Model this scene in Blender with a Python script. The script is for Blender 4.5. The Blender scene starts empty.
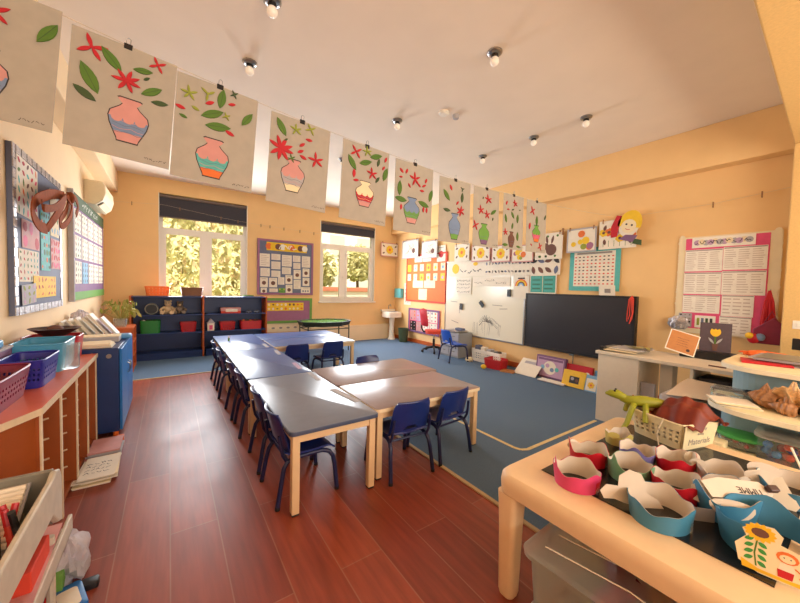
import bpy, math, random
from mathutils import Vector, Matrix, Euler
random.seed(7)
SC = bpy.context.scene
COL = SC.collection
PI = math.pi

# ---------------------------------------------------------------- camera
CY, CP, CR, CF, CH = 0.60824, -0.04120, 0.02521, 331.5, 1.45
def _axes():
    f = Vector((math.sin(CY)*math.cos(CP), math.cos(CY)*math.cos(CP), math.sin(CP)))
    r = Vector((math.cos(CY), -math.sin(CY), 0)); u = r.cross(f)
    return r*math.cos(CR)+u*math.sin(CR), -r*math.sin(CR)+u*math.cos(CR), f
AR, AU, AF = _axes()
cam = bpy.data.cameras.new('camera'); co = bpy.data.objects.new('camera', cam); COL.objects.link(co)
mw = Matrix.Identity(4)
for i in range(3):
    mw[i][0] = AR[i]; mw[i][1] = AU[i]; mw[i][2] = -AF[i]
mw[2][3] = CH
co.matrix_world = mw
cam.sensor_fit = 'HORIZONTAL'; cam.sensor_width = 36; cam.lens = 36*CF/800
cam.clip_start = 0.02
SC.camera = co

# ---------------------------------------------------------------- world, sun, exposure
w = bpy.data.worlds.new('sky'); SC.world = w; w.use_nodes = True
nt = w.node_tree; bg = nt.nodes['Background']
sky = nt.nodes.new('ShaderNodeTexSky'); sky.sky_type = 'HOSEK_WILKIE'; sky.turbidity = 8
sky.sun_direction = (-0.3, -0.75, 0.6)
nt.links.new(sky.outputs[0], bg.inputs[0]); bg.inputs[1].default_value = 4
VS = SC.view_settings
VS.view_transform = 'Standard'; VS.look = 'None'; VS.gamma = 1; VS.use_curve_mapping = False
VS.exposure = 0.15
def light(name, kind, loc, direction, energy, color, size=None):
    l = bpy.data.lights.new(name, kind); l.energy = energy; l.color = color
    o = bpy.data.objects.new(name, l); COL.objects.link(o); o.location = loc
    o.rotation_euler = Vector(direction).to_track_quat('-Z', 'Y').to_euler()
    if size:
        l.shape = 'RECTANGLE'; l.size, l.size_y = size
    return o
s = light('sun', 'SUN', (0, -20, 20), (0.25, 0.3, -0.92), 8, (1, .93, .8)); s.data.angle = .02
# daylight entering by the two windows in the picture, plus an added fill lamp behind the photographer
light('window_and_fill_light', 'AREA', (.63, 7.86, 1.85), (0.05, -1, .0), 95, (.92, .96, 1), (1.4, 1.25))
light('window_and_fill_light', 'AREA', (3.88, 7.86, 1.8), (0, -1, .0), 100, (.9, .95, 1), (1.4, 1.3))
light('window_and_fill_light', 'AREA', (2.3, -2.35, 1.9), (-.1, 1, .75), 170, (1, .88, .74), (5.2, 1.7))  # added warm fill, tilted up to brighten the ceiling

# ---------------------------------------------------------------- materials
MATS = {}
def lin(c):
    c = c/255
    return c/12.92 if c <= .04045 else ((c+.055)/1.055)**2.4
def mat(name, rgb, rough=.6, var=.06, scale=30, bump=0, trans=0, alpha=1, metal=0, coat=0, emit=0, ior=None, sss=0):
    m = bpy.data.materials.new(name); m.use_nodes = True; n = m.node_tree; b = n.nodes['Principled BSDF']
    c = [lin(x) for x in rgb]
    tc = n.nodes.new('ShaderNodeTexCoord'); no = n.nodes.new('ShaderNodeTexNoise'); no.inputs['Scale'].default_value = scale
    no.inputs['Detail'].default_value = 3
    n.links.new(tc.outputs['Object'], no.inputs['Vector'])
    rp = n.nodes.new('ShaderNodeValToRGB')
    rp.color_ramp.elements[0].position = .3; rp.color_ramp.elements[1].position = .7
    rp.color_ramp.elements[0].color = [x*(1-var) for x in c]+[1]
    rp.color_ramp.elements[1].color = [min(1, x*(1+var)) for x in c]+[1]
    n.links.new(no.outputs['Fac'], rp.inputs[0]); n.links.new(rp.outputs[0], b.inputs['Base Color'])
    b.inputs['Roughness'].default_value = rough; b.inputs['Metallic'].default_value = metal
    if bump:
        bp = n.nodes.new('ShaderNodeBump'); bp.inputs['Strength'].default_value = bump; bp.inputs['Distance'].default_value = .01
        n.links.new(no.outputs['Fac'], bp.inputs['Height']); n.links.new(bp.outputs[0], b.inputs['Normal'])
    if trans: b.inputs['Transmission Weight'].default_value = trans
    if ior: b.inputs['IOR'].default_value = ior
    if alpha < 1: b.inputs['Alpha'].default_value = alpha
    if coat: b.inputs['Coat Weight'].default_value = coat; b.inputs['Coat Roughness'].default_value = .1
    if emit:
        b.inputs['Emission Color'].default_value = c+[1]; b.inputs['Emission Strength'].default_value = emit
    MATS[name] = m
    return m
def floor_wood():
    m = mat('floor_laminate', (132, 52, 34), .3); n = m.node_tree; b = n.nodes['Principled BSDF']
    tc = n.nodes.new('ShaderNodeTexCoord'); mp = n.nodes.new('ShaderNodeMapping'); mp.inputs['Rotation'].default_value = (0, 0, PI/2)
    n.links.new(tc.outputs['Object'], mp.inputs[0])
    br = n.nodes.new('ShaderNodeTexBrick'); br.inputs['Scale'].default_value = 1; br.inputs['Brick Width'].default_value = 1.5
    br.inputs['Row Height'].default_value = .24; br.inputs['Mortar Size'].default_value = .0035; br.inputs['Mortar Smooth'].default_value = .3
    br.inputs['Color1'].default_value = (lin(160), lin(76), lin(50), 1); br.inputs['Color2'].default_value = (lin(134), lin(58), lin(38), 1)
    br.inputs['Mortar'].default_value = (lin(160), lin(104), lin(80), 1)
    n.links.new(mp.outputs[0], br.inputs['Vector'])
    no = n.nodes.new('ShaderNodeTexNoise'); no.inputs['Scale'].default_value = 3; no.inputs['Detail'].default_value = 8
    mp2 = n.nodes.new('ShaderNodeMapping'); mp2.inputs['Scale'].default_value = (9, .8, 1); n.links.new(tc.outputs['Object'], mp2.inputs[0]); n.links.new(mp2.outputs[0], no.inputs['Vector'])
    mx = n.nodes.new('ShaderNodeMix'); mx.data_type = 'RGBA'; mx.blend_type = 'MULTIPLY'; mx.inputs[0].default_value = .55
    rp = n.nodes.new('ShaderNodeValToRGB'); rp.color_ramp.elements[0].position = .3; rp.color_ramp.elements[1].position = .7
    rp.color_ramp.elements[0].color = (.5, .45, .42, 1); rp.color_ramp.elements[1].color = (1.25, 1.2, 1.2, 1)
    n.links.new(no.outputs['Fac'], rp.inputs[0])
    n.links.new(br.outputs['Color'], mx.inputs[6]); n.links.new(rp.outputs[0], mx.inputs[7]); n.links.new(mx.outputs[2], b.inputs['Base Color'])
    n2 = n.nodes.new('ShaderNodeTexNoise'); n2.inputs['Scale'].default_value = 2.2; n2.inputs['Detail'].default_value = 4
    r2 = n.nodes.new('ShaderNodeMapRange'); r2.inputs[3].default_value = .3; r2.inputs[4].default_value = .5
    n.links.new(tc.outputs['Object'], n2.inputs['Vector']); n.links.new(n2.outputs['Fac'], r2.inputs[0]); n.links.new(r2.outputs[0], b.inputs['Roughness'])
floor_wood()
mat('carpet', (90, 116, 144), .85, .22, 220, .5)
mat('wall_paint', (240, 198, 138), .75, .02, 4)
mat('wall_paint_cream', (242, 214, 172), .75, .02, 4)
mat('ceiling_paint', (246, 230, 212), .8, .02, 3)
mat('column_paint', (226, 186, 120), .75, .05, 60, .15)
mat('upvc', (246, 240, 228), .35, .01)
mat('paper_white', (236, 226, 208), .8, .03, 12)
mat('paper_cream', (240, 222, 185), .8, .03, 12)
mat('ink', (55, 50, 52), .7, .05)
mat('ink_grey', (150, 140, 132), .7, .05)
mat('black', (24, 23, 25), .45, .1)
mat('steel', (170, 168, 165), .3, .03, metal=1)
mat('bulb', (250, 240, 225), .25, .01, emit=.15)
mat('pipe', (205, 170, 120), .5, .03)
mat('orange_wood', (190, 90, 34), .55, .12, 9)
mat('orange_panel_shaded', (158, 78, 28), .5, .1, 9)  # cabinet orange with shade mixed in, for faces less lit than the worktop
mat('edge_cream', (226, 206, 172), .45, .05)
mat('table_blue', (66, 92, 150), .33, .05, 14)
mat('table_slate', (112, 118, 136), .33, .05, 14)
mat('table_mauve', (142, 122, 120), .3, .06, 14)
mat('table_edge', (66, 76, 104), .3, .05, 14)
mat('table_leg', (224, 192, 150), .4, .04, 10)
mat('chair_blue', (27, 44, 110), .28, .05)
mat('chair_bright', (30, 84, 190), .3, .05)
mat('chair_leg', (28, 34, 76), .3, .05)
mat('navy', (24, 52, 108), .42, .06, 8)
mat('glass', (255, 255, 255), .02, 0, trans=1, ior=1.02)

# ---------------------------------------------------------------- mesh helpers
class MB:
    def __init__(s): s.v, s.f, s.fm, s.fs, s.ms = [], [], [], [], []
    def add(s, vs, fs, m, smooth=False, M=None):
        k = len(s.v)
        if m not in s.ms: s.ms.append(m)
        i = s.ms.index(m)
        s.v += [tuple(M @ Vector(p)) if M else tuple(p) for p in vs]
        for f in fs: s.f.append([k+a for a in f]); s.fm.append(i); s.fs.append(smooth)
        return s
    def box(s, a, b, m, M=None):
        x0, y0, z0 = a; x1, y1, z1 = b
        vs = [(x0,y0,z0),(x1,y0,z0),(x1,y1,z0),(x0,y1,z0),(x0,y0,z1),(x1,y0,z1),(x1,y1,z1),(x0,y1,z1)]
        return s.add(vs, [(0,3,2,1),(4,5,6,7),(0,1,5,4),(1,2,6,5),(2,3,7,6),(3,0,4,7)], m, M=M)
    def cbox(s, c, d, m, rz=0, M=None):
        T = Matrix.Translation(c) @ Matrix.Rotation(rz, 4, 'Z')
        if M: T = M @ T
        return s.box([-x/2 for x in d], [x/2 for x in d], m, T)
    def rbox(s, a, b, r, m, n=4, M=None, rt=None):
        """box with rounded vertical corners and softened top rim"""
        x0, y0, z0 = a; x1, y1, z1 = b; rt = min(r*.4, (z1-z0)*.3) if rt is None else rt
        def ring(ins, z):
            out = []
            for cx, cy, a0 in ((x1-r, y1-r, 0), (x0+r, y1-r, 90), (x0+r, y0+r, 180), (x1-r, y0+r, 270)):
                for k in range(n+1):
                    t = math.radians(a0+90*k/n); out.append((cx+(r-ins)*math.cos(t), cy+(r-ins)*math.sin(t), z))
            return out
        rings = [ring(0, z0), ring(0, z1-rt)]
        if rt: rings += [ring(rt*.3, z1-rt*.3), ring(rt, z1)]
        return s.loft(rings, m, cap=True, smooth=True, M=M)
    def loft(s, rings, m, cap=True, smooth=False, M=None, closed=True):
        N = len(rings[0]); vs = [p for r in rings for p in r]; fs = []
        for i in range(len(rings)-1):
            for j in range(N if closed else N-1):
                a, b = i*N+j, i*N+(j+1) % N
                fs.append((a, b, b+N, a+N))
        s.add(vs, fs, m, smooth, M)
        if cap:
            k = len(s.v)-len(vs); i = s.ms.index(m)
            s.f.append([k+j for j in range(N)][::-1]); s.fm.append(i); s.fs.append(False)
            s.f.append([k+(len(rings)-1)*N+j for j in range(N)]); s.fm.append(i); s.fs.append(False)
        return s
    def prism(s, poly, z0, z1, m, M=None, smooth=False):
        return s.loft([[(p[0], p[1], z0) for p in poly], [(p[0], p[1], z1) for p in poly]], m, True, smooth, M)
    def tube(s, pts, r, m, n=8, cap=True, M=None):
        pts = [Vector(p) for p in pts]; rs = r if isinstance(r, (list, tuple)) else [r]*len(pts); rings = []
        prev = None
        for i, p in enumerate(pts):
            t = (pts[min(i+1, len(pts)-1)]-pts[max(i-1, 0)]).normalized()
            if prev is None:
                a = Vector((0, 0, 1)) if abs(t.z) < .9 else Vector((1, 0, 0)); u = t.cross(a).normalized()
            else:
                u = (prev-t*prev.dot(t)).normalized()
            prev = u; v = t.cross(u)
            rings.append([p+(u*math.cos(2*PI*k/n)+v*math.sin(2*PI*k/n))*rs[i] for k in range(n)])
        return s.loft(rings, m, cap, True, M)
    def lathe(s, prof, m, n=20, c=(0, 0, 0), M=None, sx=1, sy=1):
        rings = [[(c[0]+r*sx*math.cos(2*PI*k/n), c[1]+r*sy*math.sin(2*PI*k/n), c[2]+z) for k in range(n)] for r, z in prof]
        return s.loft(rings, m, True, True, M)
    def ball(s, c, r, m, n=10, M=None, sc=(1, 1, 1)):
        rings = []
        for i in range(n+1):
            t = -PI/2+PI*i/n; rr = max(math.cos(t), .02)*r
            rings.append([(c[0]+rr*sc[0]*math.cos(2*PI*k/(n*2)), c[1]+rr*sc[1]*math.sin(2*PI*k/(n*2)), c[2]+r*sc[2]*math.sin(t)) for k in range(n*2)])
        return s.loft(rings, m, True, True, M)
    def poly(s, pts, m, M=None): return s.add(pts, [tuple(range(len(pts)))], m, M=M)
    def grid(s, fn, nu, nv, m, th=0, M=None, skip=None):
        """surface fn(u,v)->Vector over 0..1, given thickness th along its normal"""
        P = [[Vector(fn(i/nu, j/nv)) for j in range(nv+1)] for i in range(nu+1)]
        def nrm(i, j):
            a = P[min(i+1, nu)][j]-P[max(i-1, 0)][j]; b = P[i][min(j+1, nv)]-P[i][max(j-1, 0)]
            c = a.cross(b); return c.normalized() if c.length > 1e-9 else Vector((0, 0, 1))
        W = nv+1; vs = [P[i][j] for i in range(nu+1) for j in range(W)]
        cells = [(i, j) for i in range(nu) for j in range(nv) if not (skip and skip((i+.5)/nu, (j+.5)/nv))]
        q = lambda i, j: i*W+j
        fs = [(q(i,j), q(i+1,j), q(i+1,j+1), q(i,j+1)) for i, j in cells]
        if th:
            K = len(vs); vs = vs+[P[i][j]-nrm(i, j)*th for i in range(nu+1) for j in range(W)]
            fs2 = [tuple(K+a for a in f[::-1]) for f in fs]; cs = set(cells); side = []
            for i, j in cells:
                for (di, dj, a, b) in ((0,-1,q(i,j),q(i+1,j)), (1,0,q(i+1,j),q(i+1,j+1)), (0,1,q(i+1,j+1),q(i,j+1)), (-1,0,q(i,j+1),q(i,j))):
                    if (i+di, j+dj) not in cs: side.append((b, a, a+K, b+K))
            fs = fs+fs2+side
        return s.add(vs, fs, m, True, M)
    def build(s, name, parent=None, bevel=0, loc=None, rz=0, sub=0):
        me = bpy.data.meshes.new(name)
        me.from_pydata(s.v, [], s.f)
        for m in s.ms: me.materials.append(MATS[m])
        me.polygons.foreach_set('material_index', s.fm); me.polygons.foreach_set('use_smooth', s.fs)
        me.validate(); me.update()
        o = bpy.data.objects.new(name, me); COL.objects.link(o)
        if any(s.fs):
            me.polygons.foreach_set('use_smooth', [True]*len(me.polygons)) if all(s.fs) else None
            try: me.set_sharp_from_angle(angle=math.radians(38))
            except Exception: pass
        if parent: o.parent = parent
        if loc is not None: o.location = loc
        o.rotation_euler[2] = rz
        if bevel:
            b = o.modifiers.new('soft_edges', 'BEVEL'); b.width = bevel; b.segments = 2; b.limit_method = 'ANGLE'; b.angle_limit = math.radians(50)
        return o
def tag(o, label, cat, group=None):
    o['label'] = label; o['category'] = cat
    if group: o['group'] = group
    return o
def thing(name, label, cat, loc=(0, 0, 0), rz=0, group=None):
    o = bpy.data.objects.new(name, None); COL.objects.link(o); o.location = loc; o.rotation_euler = (0, 0, rz); o.empty_display_size = .1
    return tag(o, label, cat, group)
def struct(mb, name, bevel=0, parent=None, loc=None):
    o = mb.build(name, parent, bevel, loc)
    if not parent: o['kind'] = 'structure'
    return o
def dup(root, loc=None, rz=None, label=None, group=None):
    def cp(o, par):
        c = o.copy(); COL.objects.link(c); c.parent = par
        for ch in o.children: cp(ch, c)
        return c
    r = cp(root, None)
    if loc is not None: r.location = loc
    if rz is not None: r.rotation_euler[2] = rz
    if label: r['label'] = label
    if group: r['group'] = group
    return r

# ---------------------------------------------------------------- the room: planes every fixture hangs on
XL, XR, YB, YF, ZC = -.97, 5.38, 8.0, -2.45, 3.45
def ray(px, py): return (px-400)/CF*AR-(py-301.5)/CF*AU+AF
def onx(px, py, X): d = ray(px, py); t = X/d.x; return Vector((X, d.y*t, CH+d.z*t))
def ony(px, py, Y): d = ray(px, py); t = Y/d.y; return Vector((d.x*t, Y, CH+d.z*t))
def onz(px, py, Z): d = ray(px, py); t = (Z-CH)/d.z; return Vector((d.x*t, d.y*t, Z))
# local frame of a flat thing: x = right as seen from the room, y = up, z = towards the room
def wall_frame(side, p):
    ax = {'back': ((1,0,0),(0,0,1),(0,-1,0)), 'right': ((0,-1,0),(0,0,1),(-1,0,0)), 'left': ((0,1,0),(0,0,1),(1,0,0))}[side]
    M = Matrix.Identity(4)
    for i in range(3):
        for j in range(3): M[i][j] = ax[j][i]
        M[i][3] = p[i]
    return M
# ================================================================= structure
b = MB().box((XL-.1, YF-.1, -.12), (XR+.3, YB+.3, 0), 'floor_laminate'); struct(b, 'floor')
# blue carpet: strip under the bookshelves and the whole right half of the room
b = MB()
b.prism([(XL, 6.12), (1.83, 6.2), (1.83, YF), (XR, YF), (XR, YB), (XL, YB)], .0, .008, 'carpet')
o = struct(b, 'floor_carpet')
mat('carpet_edge', (196, 170, 130), .6, .08)
b = MB()
def strip(b, pts, wd, z0, z1, m):
    for p, q in zip(pts[:-1], pts[1:]):
        p, q = Vector(p), Vector(q); d = (q-p).normalized(); n = Vector((-d.y, d.x))*wd/2
        b.prism([p-n, q-n, q+n, p+n], z0, z1, m)
strip(b, [(XL, 6.1), (1.82, 6.18), (1.82, YF)], .03, 0, .010, 'carpet_edge')
struct(b, 'trim_1')
b = MB().box((XL-.1, YF-.1, ZC), (XR+.3, YB+.3, ZC+.15), 'ceiling_paint'); struct(b, 'ceiling')
W1 = (-.17, 1.42, 1.06, 3.17); W2 = (3.1, 4.68, 1.06, 3.08)
b = MB()
for x0, x1, z0, z1 in ((XL-.1, W1[0], 0, ZC), (W1[0], W1[1], 0, W1[2]), (W1[0], W1[1], W1[3], ZC), (W1[1], W2[0], 0, ZC),
                       (W2[0], W2[1], 0, W2[2]), (W2[0], W2[1], W2[3], ZC), (W2[1], XR+.3, 0, ZC)):
    b.box((x0, YB, z0), (x1, YB+.28, z1), 'wall_paint')
struct(b, 'wall_back')
b = MB().box((XL-.1, YF-.1, 0), (XL, YB, ZC), 'wall_paint_cream'); struct(b, 'wall_left')
b = MB().box((XR, YF-.1, 0), (XR+.2, YB, ZC), 'wall_paint'); struct(b, 'wall_right')
# wall behind the photographer, with a made-up opening for the fill lamp
b = MB()
for x0, x1, z0, z1 in ((XL-.1, -.4, 0, ZC), (-.4, 5, 0, 1.0), (-.4, 5, 2.8, ZC), (5, XR+.2, 0, ZC)):
    b.box((x0, YF-.25, z0), (x1, YF, z1), 'wall_paint')
struct(b, 'wall_front')
b = MB().box((XL, YF, 3.06), (XL+.2, YB, ZC), 'wall_paint_cream'); struct(b, 'trim_2', .008)
b = MB().box((5.2, YF, 2.96), (XR, YB, ZC), 'wall_paint'); struct(b, 'trim_3', .008)
# beam across the ceiling and its pier on the right wall
b = MB().prism([(5.0, .53), (XR, .53), (XR, -.6), (5.0, -.6)], 0, 2.95, 'column_paint'); struct(b, 'trim_4', .01)
b = MB().prism([(XL, .22), (2.4, .43), (5.0, .53), (XR, .55), (XR, -.5), (5, -.5), (XL, -.5)][::-1], 2.95, ZC, 'column_paint'); struct(b, 'trim_5', .01)
# pipe boxing / skirting
b = MB().box((2.86, YB-.1, .0), (5.2, YB, .42), 'wall_paint_cream'); struct(b, 'baseboard_back', .01)
b = MB().box((XR-.03, .55, 0), (XR, YB-.1, .1), 'orange_wood'); struct(b, 'baseboard_right', .004)
b = MB().box((XL, YF, 0), (XL+.02, YB, .1), 'edge_cream'); struct(b, 'baseboard_left')

def window(n, W, blind_z, bar_z, mx0, mx1):
    x0, x1, z0, z1 = W
    y = YB+.1
    b = MB(); fw = .07
    for a in ((x0, z0, x0+fw, z1), (x1-fw, z0, x1, z1)): b.box((a[0], y, a[1]), (a[2], y+.07, a[3]), 'upvc')
    for a in ((x0+fw, z0, x1-fw, z0+fw), (x0+fw, z1-fw, x1-fw, z1), (x0+fw, bar_z-.05, x1-fw, bar_z+.03)): b.box((a[0], y+.001, a[1]), (a[2], y+.069, a[3]), 'upvc')
    b.box((mx0, y+.002, z0+fw), (mx1, y+.068, bar_z-.05), 'upvc')
    fr = struct(b, 'window_%d' % n)
    for a0, a1 in ((x0+fw, mx0), (mx1, x1-fw)):     # opening casements
        b = MB()
        for a in ((a0, z0+fw, a0+.05, bar_z-.05), (a1-.05, z0+fw, a1, bar_z-.05)): b.box((a[0], y-.012, a[1]), (a[2], y+.05, a[3]), 'upvc')
        for a in ((a0+.05, z0+fw, a1-.05, z0+fw+.05), (a0+.05, bar_z-.1, a1-.05, bar_z-.05)): b.box((a[0], y-.011, a[1]), (a[2], y+.049, a[3]), 'upvc')
        struct(b, 'window_casement', 0, fr)
    struct(MB().box((x0+.03, y+.03, z0+.03), (x1-.03, y+.036, z1-.03), 'glass'), 'window_pane', parent=fr)
    b = MB().box((mx0+.03, y-.05, 1.62), (mx0+.055, y-.035, 1.76), 'upvc').box((mx0+.03, y-.05, 1.68), (mx0+.055, y-.01, 1.7), 'upvc'); struct(b, 'window_handle', .003, fr)
    b = MB().box((x0-.03, YB-.05, z0-.035), (x1+.03, YB+.1, z0), 'upvc'); struct(b, 'window_sill', .006, fr)
    for k, (a, c) in enumerate(((x0, x0+.012), (x1-.012, x1))):
        struct(MB().box((a, YB-.004, z0), (c, YB+.1, z1), 'upvc'), 'window_reveal', 0, fr)
window(1, W1, 2.73, 2.5, .57, .69)
window(2, W2, 2.82, 2.5, 3.72, 3.84)
mat('blind_fabric', (58, 56, 64), .8, .06, 40)
mat('blind_rail', (112, 96, 84), .5, .05)
for (W, bz, where) in ((W1, 2.73, 'above the bookshelves'), (W2, 2.82, 'beside the sink corner')):
    t = thing('roller_blind', 'dark roller blind pulled part way down over the window '+where, 'blind', ((W[0]+W[1])/2, YB+.02, bz), group=None)
    h = (W[1]-W[0])/2-.015
    MB().box((-h, -.004, 0), (h, .0, W[3]-bz-.04), 'blind_fabric').build('blind_fabric', t)
    MB().tube([(-h, 0, W[3]-bz-.045), (h, 0, W[3]-bz-.045)], .032, 'blind_rail', 12).build('roller', t)
    MB().box((-h, -.01, -.02), (h, .006, .004), 'blind_rail').build('bottom_bar', t, .003)

# ================================================================= outside
mat('ground_grass', (150, 158, 84), .9, .3, 3)
mat('hedge_leaf', (206, 198, 138), .8, .3, 5, .6)
mat('dry_leaf', (216, 192, 146), .8, .3, 5, .4)
mat('outer_wall', (232, 214, 196), .8, .05, 3)
mat('roof_tile', (196, 120, 92), .7, .1, 5)
mat('p_far_glass', (200, 196, 186), .3, .03, 2)
mat('trunk', (110, 84, 60), .9, .2, 20, .4)
b = MB().box((-14, YB+.35, -1), (26, YB+26, -.4), 'ground_grass'); struct(b, 'ground')
def foliage(b, c, rad, n, m, size=.16, seed=1):
    R = random.Random(seed)
    for _ in range(n):
        d = Vector((R.gauss(0, 1), R.gauss(0, 1), R.gauss(0, 1))).normalized()*(R.random()**.35)
        p = Vector(c)+Vector((d.x*rad[0], d.y*rad[1], d.z*rad[2]))
        E_ = Euler((R.uniform(0, 6), R.uniform(0, 6), R.uniform(0, 6))).to_matrix().to_4x4()
        s = size*R.uniform(.6, 1.3)
        b.add([(-s*.4, 0, 0), (0, -s, 0), (s*.4, 0, 0), (0, s, .1*s)], [(0, 1, 2, 3)], m, M=Matrix.Translation(p) @ E_)
mat('far_wall', (244, 230, 214), .8, .03, 2)
t = thing('far_building', 'pale building across the yard behind the trees of the second window', 'building', (8.5, YB+17, -.4))
MB().box((-9, 0, 0), (10, 1, 9), 'far_wall').build('wall', t)
for i in range(7):
    for j in range(3): MB().box((-7.6+i*2.4, -.06, 1.6+j*2.7), (-6.4+i*2.4, -.0, 3.2+j*2.7), 'p_far_glass').build('window', t)
# overgrown bank behind the first window: a hummocked bank with leaves over it
b = MB()
def bank(u, v):
    x = -5.5+9*u; z = -.4+4.8*v
    return (x, YB+3.2+2.2*v+.25*math.sin(x*2.3+z)+.18*math.sin(x*5+z*4), z)
b.grid(bank, 40, 24, 'hedge_leaf', .3)
R = random.Random(3)
for _ in range(5200):
    u, v = R.random(), R.random(); p = Vector(bank(u, v)); s = R.uniform(.05, .16)
    E_ = Euler((R.uniform(-1, 1)+1.2, R.uniform(-.8, .8), R.uniform(-1, 1))).to_matrix().to_4x4()
    b.add([(-s*.45, 0, 0), (0, -s, 0), (s*.45, 0, 0), (0, s, .2*s)], [(0, 1, 2, 3)], 'dry_leaf' if (v < .28 or R.random() < .25) else 'hedge_leaf', M=Matrix.Translation(p+Vector((0, -.1, 0))) @ E_)
o = b.build('hedge'); tag(o, 'sunlit yellow green overgrown hedge filling the window above the bookshelves', 'hedge'); o['kind'] = 'stuff'
b = MB().box((3.9, YB+4.2, -.4), (12, YB+4.4, 1.25), 'outer_wall').box((3.85, YB+4.15, 1.25), (12.05, YB+4.45, 1.42), 'roof_tile')
tag(b.build('garden_wall', bevel=.01), 'low white garden wall with terracotta coping outside the window nearer the sink', 'wall')
for k, (x, y, h, wh) in enumerate(((5.3, YB+6.2, 2.6, 'behind the low white wall, left one of two'), (7.6, YB+6.6, 3.0, 'behind the low white wall, right one of two'))):
    t = thing('garden_tree', 'pale green tree '+wh, 'tree', (x, y, -.4), group=None)
    MB().tube([(0, 0, 0), (.05, 0, 1), (-.05, .05, h)], [.11, .09, .05], 'trunk').build('trunk', t)
    b = MB(); foliage(b, (0, 0, h), (1.0, .9, .9), 1100, 'hedge_leaf', .16, k+5); b.build('leaves', t)
# ================================================================= tables and chairs
def table(x0, x1, y0, y1, top, edge, label, h=.55):
    t = thing('classroom_table', label, 'table', ((x0+x1)/2, (y0+y1)/2, 0), group='nursery tables pushed together')
    w, d = (x1-x0)/2, (y1-y0)/2
    b = MB(); b.rbox((-w, -d, h-.028), (w, d, h-.0035), .035, edge, rt=.002); b.rbox((-w+.004, -d+.004, h-.004), (w-.004, d-.004, h), .033, top, rt=.0015)
    b.build('tabletop', t)
    b = MB(); i = .045
    for a in (((-w+i, -d+.03, h-.085), (w-i, -d+.05, h-.028)), ((-w+i, d-.05, h-.085), (w-i, d-.03, h-.028)), ((-w+.03, -d+i, h-.085), (-w+.05, d-i, h-.028)), ((w-.05, -d+i, h-.085), (w-.03, d-i, h-.028))): b.box(a[0], a[1], 'table_leg')
    b.build('apron', t, .002)
    for sx in (-1, 1):
        for sy in (-1, 1):
            cx, cy = sx*(w-.045), sy*(d-.045)
            b = MB().box((cx-.024, cy-.024, .012), (cx+.024, cy+.024, h-.028), 'table_leg').box((cx-.022, cy-.022, 0.0), (cx+.022, cy+.022, .014), 'black')
            b.build('leg', t, .004)
    return t
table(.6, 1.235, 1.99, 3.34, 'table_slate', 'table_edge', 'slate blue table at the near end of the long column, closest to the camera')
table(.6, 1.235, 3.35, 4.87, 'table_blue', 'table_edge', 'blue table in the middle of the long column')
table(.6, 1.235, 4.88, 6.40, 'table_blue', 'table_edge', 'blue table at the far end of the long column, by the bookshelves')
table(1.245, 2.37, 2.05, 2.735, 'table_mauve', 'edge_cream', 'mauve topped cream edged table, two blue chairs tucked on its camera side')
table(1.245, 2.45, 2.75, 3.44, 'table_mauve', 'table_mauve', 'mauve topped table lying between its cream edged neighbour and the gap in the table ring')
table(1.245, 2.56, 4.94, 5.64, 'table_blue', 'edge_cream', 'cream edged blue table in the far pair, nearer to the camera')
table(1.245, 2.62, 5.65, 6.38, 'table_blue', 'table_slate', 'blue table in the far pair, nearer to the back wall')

def make_chair(label, shell='chair_blue', legm='chair_leg'):
    t = thing('nursery_chair', label, 'chair')
    # chair faces +y ; back at -y
    W = .175
    def back(u, v):
        x = (u*2-1)*W*(1-.10*(v**3)); z = .335+.26*v
        if v > .9: x *= 1-.12*((v-.9)/.1)**2
        y = -.165-.07*v+.032*((u*2-1)**2)
        return (x, y, z)
    hole = lambda u, v: ((u-.5)/.2)**2+((v-.1)/.17)**2 < 1 and v > .1
    b = MB().grid(back, 16, 16, shell, .009, skip=hole)
    b.tube([back(i/14, 1) for i in range(15)], .009, shell, 8)
    b.build('backrest', t)
    def seat(u, v):
        x = (u*2-1)*(W+.01*v); y = -.17+.35*v
        z = .325-.012*math.sin(PI*v)+.01*((u*2-1)**4)-(.03*((v-.85)/.15)**2 if v > .85 else 0)+(.02*(1-v/.1) if v < .1 else 0)
        return (x, y, z)
    MB().grid(seat, 10, 14, shell, -.012).build('seat', t)
    for sx in (-1, 1):
        x = sx*(W-.012)
        b = MB().tube([(x, .02, .302), (x, .1, .3), (x+sx*.008, .145, .285), (x+sx*.016, .17, .25), (x+sx*.022, .182, .19), (x+sx*.03, .2, .015)], .0155, legm, 10)
        b.lathe([(.013, 0), (.016, .002), (.016, .022), (.012, .026)], 'black', 10, (x+sx*.03, .2, 0)); b.build('leg', t)
        b = MB().tube([(x, .03, .302), (x, -.1, .302), (x+sx*.006, -.15, .285), (x+sx*.012, -.172, .25), (x+sx*.02, -.185, .19), (x+sx*.03, -.215, .015)], .0155, legm, 10)
        b.lathe([(.013, 0), (.016, .002), (.016, .022), (.012, .026)], 'black', 10, (x+sx*.03, -.215, 0)); b.build('leg', t)
        MB().tube([(x+sx*.004, -.15, .29), (x+sx*.006, -.178, .34), (x+sx*.004, -.19, .4), (x-sx*.002, -.2, .47)], .011, legm, 8).build('back_post', t)
    MB().tube([(-W+.012, -.14, .292), (W-.012, -.14, .292)], .009, legm, 8).build('crossbar', t)
    return t
G = 'blue chairs around the tables'
ch0 = make_chair('blue chair on the left of the table column, nearest to the camera')
ch0['group'] = G; ch0.location = (.775, 2.33, 0); ch0.rotation_euler[2] = -PI/2+.03
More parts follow.
